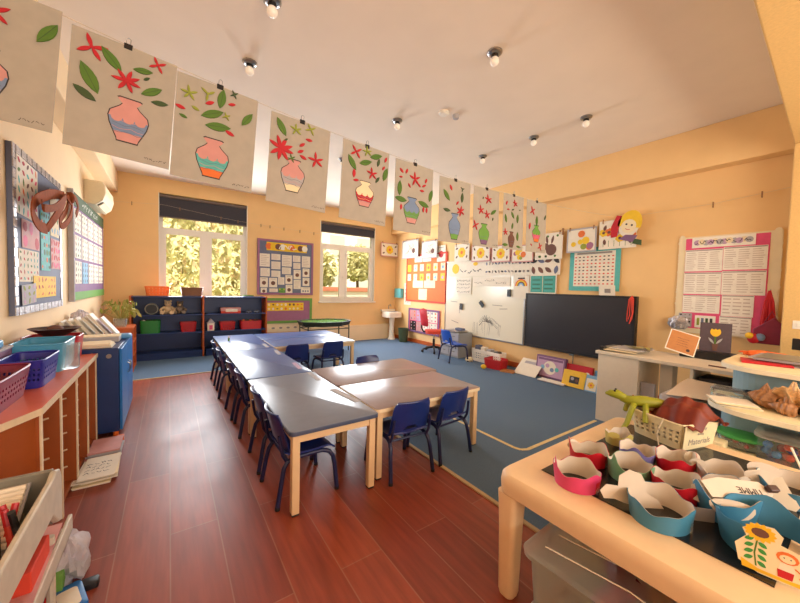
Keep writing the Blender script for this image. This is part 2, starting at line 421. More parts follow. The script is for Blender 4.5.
for x, y, lab in ((.775, 2.82, 'blue chair on the left of the table column, second from the camera'),
                  (.76, 3.53, 'blue chair on the left of the table column, third from the camera'),
                  (.75, 4.04, 'blue chair on the left of the table column, fourth from the camera'),
                  (.73, 4.84, 'blue chair on the left of the table column, second from the far end'),
                  (.73, 5.48, 'blue chair on the left of the table column, at the far end by the bookshelves')):
    dup(ch0, (x, y, 0), -PI/2+random.uniform(-.05, .05), lab, G)
dup(ch0, (1.53, 2.17, 0), -.05, 'blue chair on the camera side of the mauve tables, left of the two', G)
dup(ch0, (1.99, 2.2, 0), .08, 'blue chair on the camera side of the mauve tables, right of the two', G)
dup(ch0, (2.0, 3.33, 0), PI+.05, 'blue chair hidden behind the mauve tables, only its top rim showing', G)
dup(ch0, (1.52, 4.93, 0), 0, 'blue chair in front of the far table pair, the left of the two', G)
dup(ch0, (2.08, 4.95, 0), .02, 'blue chair in front of the far table pair, the right of the two', G)
# ================================================================= flat displays
for n_, c_ in {'p_red': (190, 30, 44), 'p_green': (84, 122, 44), 'p_darkgreen': (62, 84, 48), 'p_lime': (150, 160, 60), 'p_pink': (208, 148, 144), 'p_hotpink': (228, 84, 130),
               'p_blue': (120, 142, 178), 'p_orange': (228, 116, 52), 'p_yellow': (238, 196, 44), 'p_teal': (92, 182, 178), 'p_purple': (128, 92, 130), 'p_brown': (112, 74, 62),
               'p_lilac': (196, 160, 190), 'p_slate': (104, 112, 138), 'p_grassgreen': (108, 160, 70), 'p_board_orange': (240, 112, 44), 'p_white': (244, 238, 226), 'p_redframe': (214, 66, 44),
               'p_card': (174, 167, 156), 'print_grey': (204, 188, 176), 'p_skyblue': (130, 176, 206), 'p_mauve': (160, 104, 136), 'p_silver': (176, 172, 176)}.items():
    mat(n_, c_, .7, .05, 14)
mat('raffia', (140, 70, 30), .95, .2, 40)
mat('twine', (214, 196, 168), .8, .05)
mat('peg_wood', (150, 104, 66), .7, .1)
mat('foil', (190, 186, 190), .3, .3, 60, .4, metal=.7)
mat('whiteboard', (236, 228, 206), .18, .01, 2)
mat('screen', (46, 46, 52), .3, .05, 3)
mat('ac_shell', (240, 226, 192), .4, .02)
mat('ceramic', (246, 238, 222), .15, .01)
mat('towel_teal', (96, 176, 176), .4, .05)
mat('bin_green', (62, 78, 52), .5, .1)

def fr(side): return wall_frame(side, (0, 0, 0))
class Disp:
    """a flat display on a wall plane: local x right, y up, z out of the wall"""
    def __init__(s, side, plane, tl, br, name, label, cat, group=None, off=0):
        s.side, s.plane = side, plane; s.M = fr(side)
        a, c = s.pt(tl), s.pt(br)
        s.org = Vector(((a.x+c.x)/2, (a.y+c.y)/2, c.z)); s.org += (s.M @ Vector((0, 0, 1)))*off
        s.w = (a-c).length if False else math.hypot(a.x-c.x, a.y-c.y); s.h = a.z-c.z
        s.t = thing(name, label, cat, s.org, group=group)
    def pt(s, p): return ony(p[0], p[1], s.plane) if s.side == 'back' else onx(p[0], p[1], s.plane)
    def uv(s, p):
        q = s.M.inverted() @ (s.pt(p)-s.org); return q.x, q.y
    def rect(s, tl, br):
        a, c = s.uv(tl), s.uv(br); return min(a[0], c[0]), min(a[1], c[1]), max(a[0], c[0]), max(a[1], c[1])
    def slab(s, r, m, z0, z1, b=None):
        b = b or MB(); return b.box((r[0], r[1], z0), (r[2], r[3], z1), m, s.M)
def rect2(b, M, x0, y0, x1, y1, z, m): return b.poly([(x0, y0, z), (x1, y0, z), (x1, y1, z), (x0, y1, z)], m, M)
def disc(b, M, x, y, r, z, m, n=10, sy=1): return b.poly([(x+r*math.cos(2*PI*k/n), y+r*sy*math.sin(2*PI*k/n), z) for k in range(n)], m, M)
def stroke(b, M, pts, w, z, m):
    for (x0, y0), (x1, y1) in zip(pts[:-1], pts[1:]):
        d = math.hypot(x1-x0, y1-y0) or 1; nx, ny = -(y1-y0)/d*w/2, (x1-x0)/d*w/2
        b.poly([(x0-nx, y0-ny, z), (x1-nx, y1-ny, z), (x1+nx, y1+ny, z), (x0+nx, y0+ny, z)], m, M)
def scrawl(b, M, x0, y0, w, h, z, m='ink', n=9, R=random, t=None):
    """illegible handwriting"""
    t = t or h*.14; x = x0
    while x < x0+w-h*.3:
        k = R.randint(2, 4); pts = [(x+i*h*.28, y0+R.uniform(0, h)) for i in range(k+1)]
        stroke(b, M, pts, t, z, m); x = pts[-1][0]+h*.35
def lines(b, M, r, n, z, m='print_grey', R=random, fill=.5, ragged=True):
    x0, y0, x1, y1 = r; st = (y1-y0)/n
    for i in range(n):
        y = y1-(i+.5)*st; e = x1-(R.uniform(0, .35)*(x1-x0) if ragged else 0)
        rect2(b, M, x0, y-st*fill*.5, e, y+st*fill*.5, z, m)
def flower(b, M, x, y, r, z, c, mid, n=6, rs=.45):
    for k in range(n):
        a = 2*PI*k/n+.3; disc(b, M, x+r*.62*math.cos(a), y+r*.62*math.sin(a), r*rs, z+.0002*k, c, 7)
    disc(b, M, x, y, r*.36, z+.0022, mid, 8)
def leafpts(x, y, L, ang, wd=.32, n=6):
    P = []; ca, sa = math.cos(ang), math.sin(ang)
    top = [(-.5+i/n, wd*.5*math.sin(PI*i/n)**.8 if 0 < i < n else 0) for i in range(n+1)]
    for a, c in top+[(a, -c) for a, c in top[-2:0:-1]]: P.append((x+L*(a*ca-c*sa), y+L*(a*sa+c*ca)))
    return P
def leaf(b, M, x, y, L, ang, z, m, th=.003, wd=.32):
    b.loft([[(px, py, z) for px, py in leafpts(x, y, L, ang, wd)], [(px, py, z+th) for px, py in leafpts(x, y, L, ang, wd*.9)]], m, True, False, M)
    if m in ('p_green',): stroke(b, M, [(x-L*.45*math.cos(ang), y-L*.45*math.sin(ang)), (x+L*.45*math.cos(ang), y+L*.45*math.sin(ang))], .002, z+th+.0005, 'p_darkgreen')

# ----------------------------------------------------------------- vase pictures on the string across the room
YS = 2.27
def string_z(x):   # height of the string, sagging between its hooks
    tab = [(-.97, 2.79), (-.62, 2.735), (-.17, 2.665), (.25, 2.612), (.74, 2.558), (1.24, 2.525), (1.70, 2.497), (2.17, 2.462), (2.6, 2.462), (3.03, 2.475), (3.45, 2.478), (4.2, 2.5), (5.38, 2.58)]
    for (a, za), (c, zc) in zip(tab[:-1], tab[1:]):
        if a <= x <= c: return za+(zc-za)*(x-a)/(c-a)
b = MB().tube([(x, YS, string_z(x)) for x in [XL+.0, -.62, -.17, .25, .74, 1.24, 1.7, 2.17, 2.6, 3.03, 3.45, 3.9, 4.5, 5.0, XR]], .0018, 'twine', 6)
tag(b.build('picture_string'), 'pale string stretched wall to wall over the tables holding the grey vase pictures', 'string')
R_, G_, D_, Li, = 'p_red', 'p_green', 'p_darkgreen', 'p_lime'
CARDS = [
 (-.62, 'partly cut off by the left edge of the photo', [('l', .9, .22, .3, 60, G_), ('s', .5, .2, .14, 5, R_), ('l', .3, .4, .25, 120, G_)], (.45, .68, .38, .4, ('p_pink', 'p_blue', 'p_pink'))),
 (-.17, 'with a pink vase crossed by blue waves', [('s', .18, .13, .15, 4, R_), ('l', .36, .17, .3, -48, G_), ('s', .8, .07, .1, 4, R_), ('l', .66, .17, .2, 12, G_), ('s', .51, .31, .14, 7, R_), ('l', .18, .39, .36, -62, G_), ('l', .15, .53, .24, -30, D_), ('l', .76, .33, .25, 35, G_), ('l', .85, .41, .18, 10, D_), ('c', .7, .23, .08, 40, D_)], (.56, .655, .38, .38, ('p_pink', 'p_blue', 'p_pink'))),
 (.25, 'with a pink, green and orange scalloped vase', [('s', .15, .17, .1, 5, Li), ('s', .36, .12, .1, 3, Li), ('l', .53, .12, .28, 83, G_), ('s', .68, .03, .06, 4, D_), ('c', .06, .33, .12, -10, R_), ('c', .39, .2, .12, 30, R_), ('c', .66, .14, .1, 20, R_), ('l', .43, .3, .3, 28, G_), ('l', .51, .41, .32, 10, G_), ('l', .87, .24, .25, 58, G_), ('c', .23, .3, .1, -20, Li), ('c', .1, .41, .1, -15, G_), ('s', .6, .28, .06, 4, Li), ('c', .66, .44, .13, -20, R_)], (.47, .74, .39, .38, ('p_pink', 'p_teal', 'p_orange'))),
 (.74, 'with a pale pink vase with grey scallops', [('l', .17, .14, .3, -58, G_), ('s', .4, .12, .1, 5, Li), ('s', .65, .06, .1, 4, Li), ('s', .18, .38, .2, 8, R_), ('c', .63, .19, .12, 0, R_), ('c', .52, .27, .12, 40, R_), ('c', .5, .35, .12, 30, R_), ('c', .55, .41, .13, -20, R_), ('s', .77, .4, .14, 5, R_), ('c', .25, .27, .08, 40, D_), ('s', .36, .46, .07, 4, G_)], (.4, .65, .38, .36, ('p_pink', 'p_silver', 'paper_cream'))),
 (1.24, 'with a white topped vase with a scalloped red lower half', [('s', .27, .12, .13, 4, R_), ('s', .5, .07, .1, 5, Li), ('l', .7, .1, .28, 20, G_), ('l', .48, .22, .28, 20, G_), ('l', .2, .27, .3, -55, G_), ('l', .76, .17, .16, 80, D_), ('c', .92, .1, .12, 70, R_), ('c', .88, .22, .1, 60, R_), ('l', .93, .3, .28, 75, G_), ('s', .63, .34, .12, 5, R_), ('c', .25, .4, .16, 90, R_), ('c', .3, .48, .12, 10, R_), ('l', .76, .4, .15, 60, D_)], (.5, .63, .38, .32, ('paper_cream', 'p_red', 'p_pink'))),
 (1.70, 'with a blue necked vase, green band and pink body', [('s', .5, .22, .15, 5, R_), ('c', .15, .15, .12, -40, R_), ('c', .28, .14, .12, 70, R_), ('c', .14, .24, .09, 0, R_), ('c', .8, .2, .12, 70, R_), ('c', .75, .28, .12, 30, R_), ('c', .62, .29, .1, -40, R_), ('c', .7, .36, .12, 0, R_), ('c', .36, .33, .1, -50, R_), ('l', .12, .4, .3, 90, G_), ('l', .16, .55, .3, -5, G_), ('l', .76, .55, .3, -15, G_), ('l', .95, .4, .28, 75, G_), ('c', .17, .66, .12, 90, R_), ('c', .76, .63, .12, 90, R_), ('c', .85, .63, .12, 90, R_)], (.45, .68, .4, .36, ('p_blue', 'p_grassgreen', 'p_pink'))),
 (2.17, 'with a tall light blue vase and a single red bloom', [('l', .22, .27, .3, -50, G_), ('l', .72, .26, .24, 88, D_), ('c', .35, .14, .14, -60, R_), ('c', .57, .36, .12, 55, R_), ('s', .68, .48, .13, 6, R_), ('l', .24, .5, .22, -5, D_), ('s', .72, .12, .07, 3, D_)], (.5, .74, .36, .4, ('p_blue', 'p_blue', 'p_grassgreen'))),
 (2.6, 'with a green topped purple pot and four red blooms', [('s', .55, .18, .14, 5, R_), ('s', .27, .38, .13, 5, R_), ('s', .52, .44, .12, 5, R_), ('l', .77, .38, .26, 35, G_), ('s', .08, .65, .14, 4, R_), ('c', .35, .17, .07, 80, D_), ('c', .75, .5, .09, 80, D_)], (.42, .78, .4, .34, ('p_grassgreen', 'p_grassgreen', 'p_purple'))),
 (3.03, 'with a brown pot and many long green leaves', [('s', .55, .15, .12, 5, R_), ('c', .14, .17, .14, 70, R_), ('c', .22, .28, .12, 0, R_), ('c', .45, .27, .12, 20, D_), ('c', .8, .25, .08, 0, D_), ('l', .12, .45, .26, -75, G_), ('l', .45, .37, .24, -55, G_), ('l', .7, .42, .28, 88, G_), ('l', .45, .57, .2, 80, G_), ('s', .12, .7, .12, 5, R_), ('l', .72, .75, .28, 90, G_), ('l', .12, .93, .26, 0, G_), ('l', .78, .94, .2, -10, G_)], (.42, .82, .32, .28, ('p_brown', 'p_brown', 'p_brown'))),
 (3.45, 'with a small green, pink and orange vase, last on the string', [('s', .27, .2, .14, 4, R_), ('l', .5, .38, .3, 90, G_), ('l', .93, .28, .18, 60, D_), ('s', .7, .88, .13, 4, R_), ('c', .15, .5, .2, 80, R_), ('c', .25, .86, .09, -40, R_)], (.5, .63, .4, .32, ('p_grassgreen', 'p_hotpink', 'p_orange'))),
]
Mb = fr('back')
for ci, (cx, desc, items, (vu, vv, vw, vh, vc)) in enumerate(CARDS):
    R = random.Random(ci+1); CW, CHh = (.42, .42, .42, .4, .4, .4, .39, .37, .34, .38)[ci], .575
    tilt = (.075, .07, .065, .055, .045, .02, 0, -.01, -.01, -.02)[ci]
    zt = string_z(cx); sl = (string_z(cx+.15)-string_z(cx-.15))/.3
    t = thing('hanging_vase_picture', 'grey vase picture '+desc, 'picture', (cx, YS, zt), group='vase pictures hung on the string')
    t.rotation_euler = (0, tilt, R.uniform(-.02, .02))
    P = lambda u, v: ((u-.5)*CW, -.006-v*CHh)
    bend = R.uniform(-.006, .006)
    b = MB().grid(lambda u, v: ((u-.5)*CW, -.002+0*u, -.006-v*CHh), 2, 2, 'p_card', .0025); b.build('paper', t)
    # binder clip with its wire loop
    b = MB().prism([(-.017, 0), (.017, 0), (.017, .012), (-.017, .012)], -.022, .006, 'black', Matrix.Translation((0, -.006, 0)))
    b.tube([(-.008, -.002, .004), (-.009, -.004, .03), (0, -.005, .036), (.009, -.004, .03), (.008, -.002, .004)], .0018, 'steel', 6); b.build('binder_clip', t)
    # vase drawn in outline, filled in bands
    x0, y0 = P(vu, vv); W, H = vw*CW/2, vh*CHh/2
    prof = [(.5, 1), (.62, .95), (.36, .72), (.5, .58), (.93, .3), (1, .05), (.92, -.25), (.72, -.6), (.55, -.88), (.52, -1)]
    b = MB()
    out = [(x0+a*W*1.06, y0+c*H*1.04) for a, c in prof]+[(x0-a*W*1.06, y0+c*H*1.04) for a, c in prof[::-1]]
    def quadrow(pr, m, z, k=1.0):
        for (a, c), (a2, c2) in zip(pr[:-1], pr[1:]):
            b.poly([(x0-a2*W*k, y0+c2*H*k, z), (x0+a2*W*k, y0+c2*H*k, z), (x0+a*W*k, y0+c*H*k, z), (x0-a*W*k, y0+c*H*k, z)], m, Mb)
    quadrow(prof, 'ink', .0056, 1.06)
    quadrow(prof[:6], vc[0], .0064); quadrow(prof[5:8], vc[1], .0064); quadrow(prof[7:], vc[2], .0064)
    for k in range(3): disc(b, Mb, x0+(k-1)*W*.6, y0+.05*H, W*.3, .007+.0003*k, vc[0], 10)
    for k in range(4): stroke(b, Mb, [(x0-W*.8+q*W*.32, y0-H*(.1+.17*k)+H*.05*math.sin(q*2+k)) for q in range(6)], .0022, .0082, 'p_slate' if k % 2 else vc[0])
    b.build('vase', t)
    for kind, u, v, L, a, m in items:
        x, y = P(u, v); b = MB()
        if kind == 'l': leaf(b, Mb, x, y, L*CW, math.radians(a), .006, m, .005, .38); b.build('leaf', t)
        elif kind == 'c': leaf(b, Mb, x, y, L*CW, math.radians(a), .006, m, .005, .42); b.build('petal', t)
        else:
            n = a
            for k in range(n):
                g = 2*PI*k/n+R.uniform(-.2, .2)+.5; leaf(b, Mb, x+L*CW*.5*math.cos(g), y+L*CW*.5*math.sin(g), L*CW*1.05, g, .006+.0006*k, m, .004, .3)
            disc(b, Mb, x, y, .008, .0145, m, 8); b.build('flower', t)
    b = MB(); scrawl(b, Mb, .1, -CHh+.015, .09, .014, .006, 'ink', R=R); b.build('signature', t)

# ----------------------------------------------------------------- string of small pictures near the back and right walls
YW, XW = YB-.1, XR-.08
wl = [(XL, YW, 2.86), (-.1, YW, 2.93), (.9, YW, 2.82), (1.42, YW, 2.78), (2.9, YW, 2.73), (4.0, YW, 2.70), (XW, YW, 2.76), (XW, 6.86, 2.66), (XW, 5.49, 2.5), (XW, 3.47, 2.46), (XW, 2.46, 2.46), (XW, 1.9, 2.53), (XW, 1.16, 2.54), (XW, .53, 2.6)]
tag(MB().tube(wl, .0016, 'twine', 5).build('picture_string'), 'thin string running along the window wall and on above the whiteboard', 'string')
def peg(parent, x, y, z, M=None):
    b = MB().box((x-.005, -.012, z-.045), (x+.005, -.004, z+.02), 'peg_wood', M).box((x-.005, .004, z-.045), (x+.005, .012, z+.02), 'peg_wood', M)
    return b
for k, (px, lab) in enumerate(((132, 'wooden peg on the string, between air conditioner and first window'), (180, 'wooden peg on the string in front of the left half of the first blind'), (221, 'wooden peg on the string in front of the right half of the first blind'),
        (238, 'wooden peg on the string at the right edge of the first blind'), (261, 'wooden peg above the top left corner of the purple framed board'), (270, 'second of five pegs above the purple framed board'), (284, 'middle of five pegs above the purple framed board'), (300, 'fourth of five pegs above the purple framed board'), (314, 'wooden peg above the top right corner of the purple framed board'))):
    q = ony(px, 225, YW); x = q.x
    for (a, c) in zip(wl[:-1], wl[1:]):
        if a[0] <= x <= c[0] and a[1] == YW: z = a[2]+(c[2]-a[2])*(x-a[0])/(c[0]-a[0])
    o = peg(None, 0, 0, 0).build('clothes_peg', loc=(x, YW, z)); tag(o, lab, 'peg', 'pegs on the wall string')
for k, (px, py, lab) in enumerate(((564, 210, 'dark peg hanging alone on the string right of the last vase picture'), (713, 207, 'small peg on the string above the pink board, left of two'), (762, 197, 'small peg on the string above the pink board, right of two'))):
    q = onx(px, py, XW); 
    for (a, c) in zip(wl[:-1], wl[1:]):
        if a[0] == XW and c[1] <= q.y <= a[1]: z = c[2]+(a[2]-c[2])*(q.y-c[1])/(a[1]-c[1])
    o = peg(None, 0, 0, 0).build('clothes_peg', loc=(XW, q.y, z), rz=PI/2); o.scale = (2, 1, 1.7) if k == 0 else (1, 1, 1); tag(o, lab, 'peg', 'pegs on the wall string')

def small_picture(side, plane, tl, br, label, style, frame='p_silver', tilt=0, seed=0):
    d = Disp(side, plane, tl, br, 'small_picture', label, 'picture', 'small pictures pegged on the wall string')
    R = random.Random(seed); w, h = d.w/2, d.h; M = d.M
    b = MB().box((-w, 0, 0), (w, h, .003), frame if frame else 'paper_white', M)
    m_ = .06*h; rect2(b, M, -w+m_, m_, w-m_, h-m_, .004, 'paper_white')
    if style == 'sun': flower(b, M, 0, h*.5, h*.3, .0048, 'p_yellow', 'p_orange', 8)
    if style in ('sun', 'garden'):
        for sx in (-1, 1):
            for sy in (.25, .75): leaf(b, M, sx*w*.68, h*sy, h*.22, R.uniform(0, 3), .0048, 'p_brown', .001, .5)
    if style == 'garden':
        for k in range(6): flower(b, M, w*(-.75+.3*k), h*R.uniform(.3, .65), h*.14, .0048, ('p_yellow', 'p_orange', 'p_lilac', 'p_yellow')[k % 4], 'p_brown', 6)
        for k in range(6): stroke(b, M, [(w*(-.75+.3*k), h*.08), (w*(-.75+.3*k), h*.3)], .006, .0044, 'p_green')
    if style == 'blobs':
        for k in range(7): disc(b, M, w*R.uniform(-.75, .75), h*R.uniform(.2, .8), h*R.uniform(.1, .18), .0046+.0003*k, ('p_yellow', 'p_orange', 'p_mauve', 'p_lime', 'p_yellow')[k % 5], 9)
    if style == 'sketch':
        for k in range(9): stroke(b, M, [(w*R.uniform(-.7, .7), h*R.uniform(.2, .8)) for _ in range(3)], .008, .0046, 'ink_grey')
        disc(b, M, w*.45, h*.4, h*.15, .005, 'p_brown', 9)
    if style == 'rabbit':
        disc(b, M, w*.2, h*.36, h*.22, .0046, 'p_brown', 14); disc(b, M, -w*.2, h*.5, h*.13, .0049, 'p_brown', 12)
        for k in (0, .1): leaf(b, M, -w*.12+k, h*.74, h*.34, 1.75-k*4, .005, 'p_brown', .0006, .3)
        for k in range(8): disc(b, M, w*R.uniform(-.8, .8), h*R.choice((.12, .88)), h*.05, .0046, 'p_green', 6)
    b.build('sheet', d.t)
    for sx in (-1, 1): peg(None, 0, 0, 0).build('peg', d.t, loc=M @ Vector((sx*w*.8, h+.005, .002)), rz=0 if side == 'back' else PI/2)
    return d
small_picture('back', YW, (381, 242), (398, 257.5), 'small picture of a yellow flower pegged beside the second window', 'sun', 'p_pink', seed=1)
small_picture('right', XW, (402.5, 241.5), (418, 257.5), 'small grey sketch picture nearest the sink corner above the orange board', 'sketch', seed=2)
small_picture('right', XW, (422, 242), (437, 257.5), 'small grey sketch picture above the right part of the orange board', 'sketch', seed=3)
small_picture('right', XW, (455, 245), (469, 260.5), 'small yellow flower picture, first above the whiteboard from the left', 'sun', 'paper_white', seed=4)
small_picture('right', XW, (472, 245.5), (490, 261), 'small yellow flower picture, second above the whiteboard from the left', 'sun', 'p_pink', seed=5)
small_picture('right', XW, (492, 246), (510, 261.5), 'small yellow flower picture, third above the whiteboard from the left', 'sun', 'p_pink', seed=6)
small_picture('right', XW, (512, 246), (533, 261.5), 'small picture of two yellow blooms on the wall string, directly left of the rabbit', 'blobs', 'p_pink', seed=7)
small_picture('right', XW, (536, 235), (562, 258.5), 'small picture of a brown rabbit half hidden behind the last vase picture', 'rabbit', 'paper_white', seed=8)
small_picture('right', XW, (567.5, 230), (596, 251), 'small picture full of yellow and orange blots above the teal number chart', 'blobs', 'p_silver', seed=9)
d = small_picture('right', XW, (600, 222), (636, 247), 'small flower garden picture carrying a yellow haired paper figure, above the teal chart', 'garden', 'paper_white', seed=10)
# paper cut-out figure stuck on its right half (generic)
M = d.M @ Matrix.Translation((d.w*.3, d.h*.72, .012)) @ Matrix.Rotation(-.3, 4, 'Z')
b = MB().prism([(.13*math.cos(a), .17*math.sin(a)+.02) for a in [k*PI/8 for k in range(16)]], 0, .003, 'paper_white', M)
b.prism([(.15*math.cos(a), .02+.2*math.sin(a)) for a in [k*PI/10-.1 for k in range(12)]], .003, .006, 'p_yellow', M)
disc(b, M, 0, .0, .095, .0075, 'paper_cream', 14)
for sx in (-1, 1): disc(b, M, .035*sx, .02, .014, .008, 'ink', 8)
stroke(b, M, [(-.03, -.04), (0, -.05), (.03, -.04)], .008, .008, 'p_red')
b.prism([(-.2, .12), (-.13, .12), (-.1, -.17), (-.17, -.2), (-.22, -.05)], .003, .006, 'p_red', M)
b.prism([(-.06, -.2), (.12, -.2), (.15, -.1), (0, -.12)], .002, .005, 'p_purple', M); b.prism([(.12, -.22), (.24, -.22), (.22, -.15), (.13, -.15)], .002, .005, 'p_darkgreen', M)
b.build('paper_figure', d.t)

# ----------------------------------------------------------------- right wall boards
XP = XR-.003
def board(side, plane, tl, br, label, name='display_board', face='p_board_orange', frame='p_redframe', fw=.04, th=.018, cat='display board'):
    d = Disp(side, plane, tl, br, name, label, cat); w, h = d.w/2, d.h
    MB().box((-w, 0, 0), (w, h, th), face, d.M).build('panel', d.t)
    if frame:
        b = MB()
        for a in ((-w, 0, w, fw), (-w, h-fw, w, h), (-w, fw, -w+fw, h-fw), (w-fw, fw, w, h-fw)): b.box((a[0], a[1], th-.002), (a[2], a[3], th+.008), frame, d.M)
        b.build('border', d.t, .002)
    d.z = th+.001; return d
def sheet(d, r, paper='paper_white', name='pinned_sheet', z=None, draw=None, label=None, tilt=0):
    z = d.z+.002 if z is None else z; cx, cy = (r[0]+r[2])/2, (r[1]+r[3])/2; w, h = (r[2]-r[0])/2, (r[3]-r[1])/2
    M = d.M @ Matrix.Translation((cx, cy, z)) @ Matrix.Rotation(tilt, 4, 'Z')
    b = MB().box((-w, -h, 0), (w, h, .002), paper, M)
    if draw: draw(b, M, w, h)
    o = b.build(name, d.t)
    if label: o['label'] = label
    return o
def dr_text(n=5, m='print_grey', fill=.35):
    return lambda b, M, w, h: lines(b, M, (-w*.8, -h*.85, w*.8, h*.85), n, .0026, m, fill=fill)
def dr_face(c='p_brown', n=1):
    def f(b, M, w, h):
        for k in range(n):
            disc(b, M, (k-(n-1)/2)*w*1.6/n, -h*.1, min(w/n, h)*.55, .0028, c, 10); stroke(b, M, [(-w*.6, h*.75), (w*.6, h*.75)], h*.08, .0028, 'ink_grey')
    return f
def dr_dots(nx, ny, cols, R=random.Random(4), rs=.32, shape=None):
    def f(b, M, w, h):
        for i in range(nx):
            for j in range(ny):
                x, y = -w+(i+.5)*2*w/nx, -h+(j+.5)*2*h/ny; r = min(w/nx, h/ny)*rs*2
                c = cols[R.randrange(len(cols))]
                if shape == 'leaf':
                    leaf(b, M, x, y, r*2.5, R.uniform(0, 3), .0026, c, .0006, .5)
                else: disc(b, M, x, y, r*R.uniform(.7, 1), .0028, c, 8, R.uniform(.6, 1.2))
    return f
d = board('right', XP, (407.5, 256), (446.5, 304), 'orange display board with rows of small white cards, left of the whiteboard')
w, h = d.w/2, d.h
for i in range(6):
    for j in range(2):
        x = -w+.14+i*(2*w-.28)/5.0; y = h*(.72-.2*j)
        sheet(d, (x-.075, y-.09, x+.075, y+.09), 'paper_cream' if (i+j) % 3 else 'p_yellow', 'name_card', draw=dr_face(('p_yellow', 'p_skyblue', 'p_lilac', 'p_orange')[(i+j) % 4]))
for i, x in enumerate((-w*.35, w*.08)): sheet(d, (x-w*.2, h*.84, x+w*.2, h*.97), draw=dr_text(3))
sheet(d, (-w*.62, h*.3, -w*.08, h*.45), 'paper_cream', draw=dr_text(2)); sheet(d, (-w*.04, h*.3, w*.5, h*.45), 'paper_cream', draw=dr_text(2))
sheet(d, (-w*.3, h*.05, w*.12, h*.28), 'paper_cream', draw=dr_text(5))
sheet(d, (w*.55, h*.82, w*.92, h*1.13), 'paper_white', draw=dr_face('p_red'), label='white sheet with a red round drawing')
d = board('right', XP, (409.3, 307.5), (439.5, 337), 'low pink and white display board in a dark frame, behind the red swivel chair', face='p_hotpink', frame='p_purple', fw=.05)
w, h = d.w/2, d.h
for i, c in enumerate(('p_pink', 'p_lilac', 'paper_white', 'paper_white')):
    x0 = -w+.07+i*(2*w-.14)/4
    sheet(d, (x0+.01, h*.5, x0+(2*w-.14)/4-.01, h*.93), c, draw=dr_dots(2, 3, ['p_hotpink', 'p_purple', 'p_orange', 'p_pink']))
    sheet(d, (x0+.01, h*.08, x0+(2*w-.14)/4-.01, h*.47), 'black' if i == 0 else ('p_pink' if i == 1 else 'paper_white'), draw=dr_dots(2, 3, ['p_lilac', 'ink_grey', 'p_pink']))
# strip of paper hanging on the pillar corner
d = Disp('right', XP, (404.5, 283), (410.5, 305), 'word_strip', 'narrow white paper strip with handwriting hanging left of the orange board', 'paper strip')
b = MB().box((-d.w/2, 0, 0), (d.w/2, d.h, .002), 'paper_white', d.M)
for k in range(5): scrawl(b, d.M, -d.w*.35, d.h*(.08+.19*k), d.w*.75, .06, .003)
b.build('sheet', d.t)
# whiteboard
d = Disp('right', XP, (447, 262), (524, 345.5), 'whiteboard', 'large whiteboard with a faint marker sketch, left of the black screen', 'whiteboard')
w, h = d.w/2, d.h; MB().box((-w, 0, 0), (w, h, .018), 'whiteboard', d.M).build('writing_surface', d.t)
b = MB()
for a in ((-w, 0, w, .025), (-w, h-.025, w, h), (-w, .025, -w+.025, h-.025), (w-.025, .025, w, h-.025)): b.box((a[0], a[1], .016), (a[2], a[3], .026), 'steel', d.M)
b.build('frame', d.t, .002)
R = random.Random(9); b = MB(); sx, sy = d.uv((487, 322))
for k in range(26):
    a = R.uniform(-.2, PI+.2); L = R.uniform(.15, .36); stroke(b, d.M, [(sx, sy), (sx+L*.6*math.cos(a), sy+L*.6*math.sin(a)*.7), (sx+L*1.15*math.cos(a), sy+L*.35*math.sin(a)-.1)], .005, .0188, 'ink_grey' if k % 3 else 'ink')
for k in range(16): x = sx+R.uniform(-.36, .36); stroke(b, d.M, [(x, sy-.03), (x+R.uniform(-.03, .03), sy-R.uniform(.15, .3))], .004, .0188, 'ink_grey')
for p, q in (((451, 301), (458, 302)), ((460, 306), (460, 313)), ((452, 320), (459, 323)), ((493, 305), (503, 306)), ((500, 309), (508, 309))): stroke(b, d.M, [d.uv(p), d.uv(q)], .012, .0188, 'ink_grey')
b.build('marker_drawing', d.t)
for k, (p, lab) in enumerate((((461.5, 306.5), 'black board eraser stuck on the whiteboard, leftmost of the three'), ((482, 304), 'black board eraser stuck slanting on the whiteboard, middle of the three'), ((509.5, 293), 'black board eraser stuck upright on the whiteboard below the rainbow paper'))):
    q = onx(*p, XR-.03); M = Matrix.Rotation(.8 if k == 1 else 0, 4, 'Z'); Mr = fr('right') @ M
    t = thing('board_eraser', lab, 'eraser', q, group='erasers on the whiteboard')
    MB().box((-.04, -.07, .004), (.04, .07, .022), 'black', Mr).build('body', t, .004); MB().box((-.035, -.065, 0), (.035, .065, .004), 'p_silver', Mr).build('felt_pad', t)
# phonics strips
def chart(tl, br, label, draw, paper='paper_white', name='wall_chart', frame=None, off=.012, fw=.05):
    d = Disp('right', XP, tl, br, name, label, 'poster', off=-off if False else off); w, h = d.w/2, d.h
    MB().box((-w, 0, 0), (w, h, .002), frame or paper, d.M).build('sheet', d.t)
    b = MB()
    if frame: b.box((-w+fw, fw, .002), (w-fw, h-fw, .0035), paper, d.M)
    T = d.M @ Matrix.Translation((0, h/2, .002)); draw(b, T, w-(fw if frame else 0), h/2-(fw if frame else 0)); b.build('printed_area', d.t); return d
d = chart((449, 262), (467, 276.5), 'white paper with a bright yellow sun shape at the whiteboard top left', lambda b, M, w, h: (disc(b, M, -w*.1, 0, h*.65, .003, 'p_yellow', 12), scrawl(b, M, w*.4, -h*.5, w*.6, h*.6, .003)), off=.03)
d = chart((467.5, 261), (486, 276), 'white paper with a yellow cap shape, second along the whiteboard top', lambda b, M, w, h: (disc(b, M, 0, h*.55, h*.4, .003, 'p_yellow', 12, .6), scrawl(b, M, -w*.8, -h*.7, w*1.6, h*.6, .003)), off=.03)
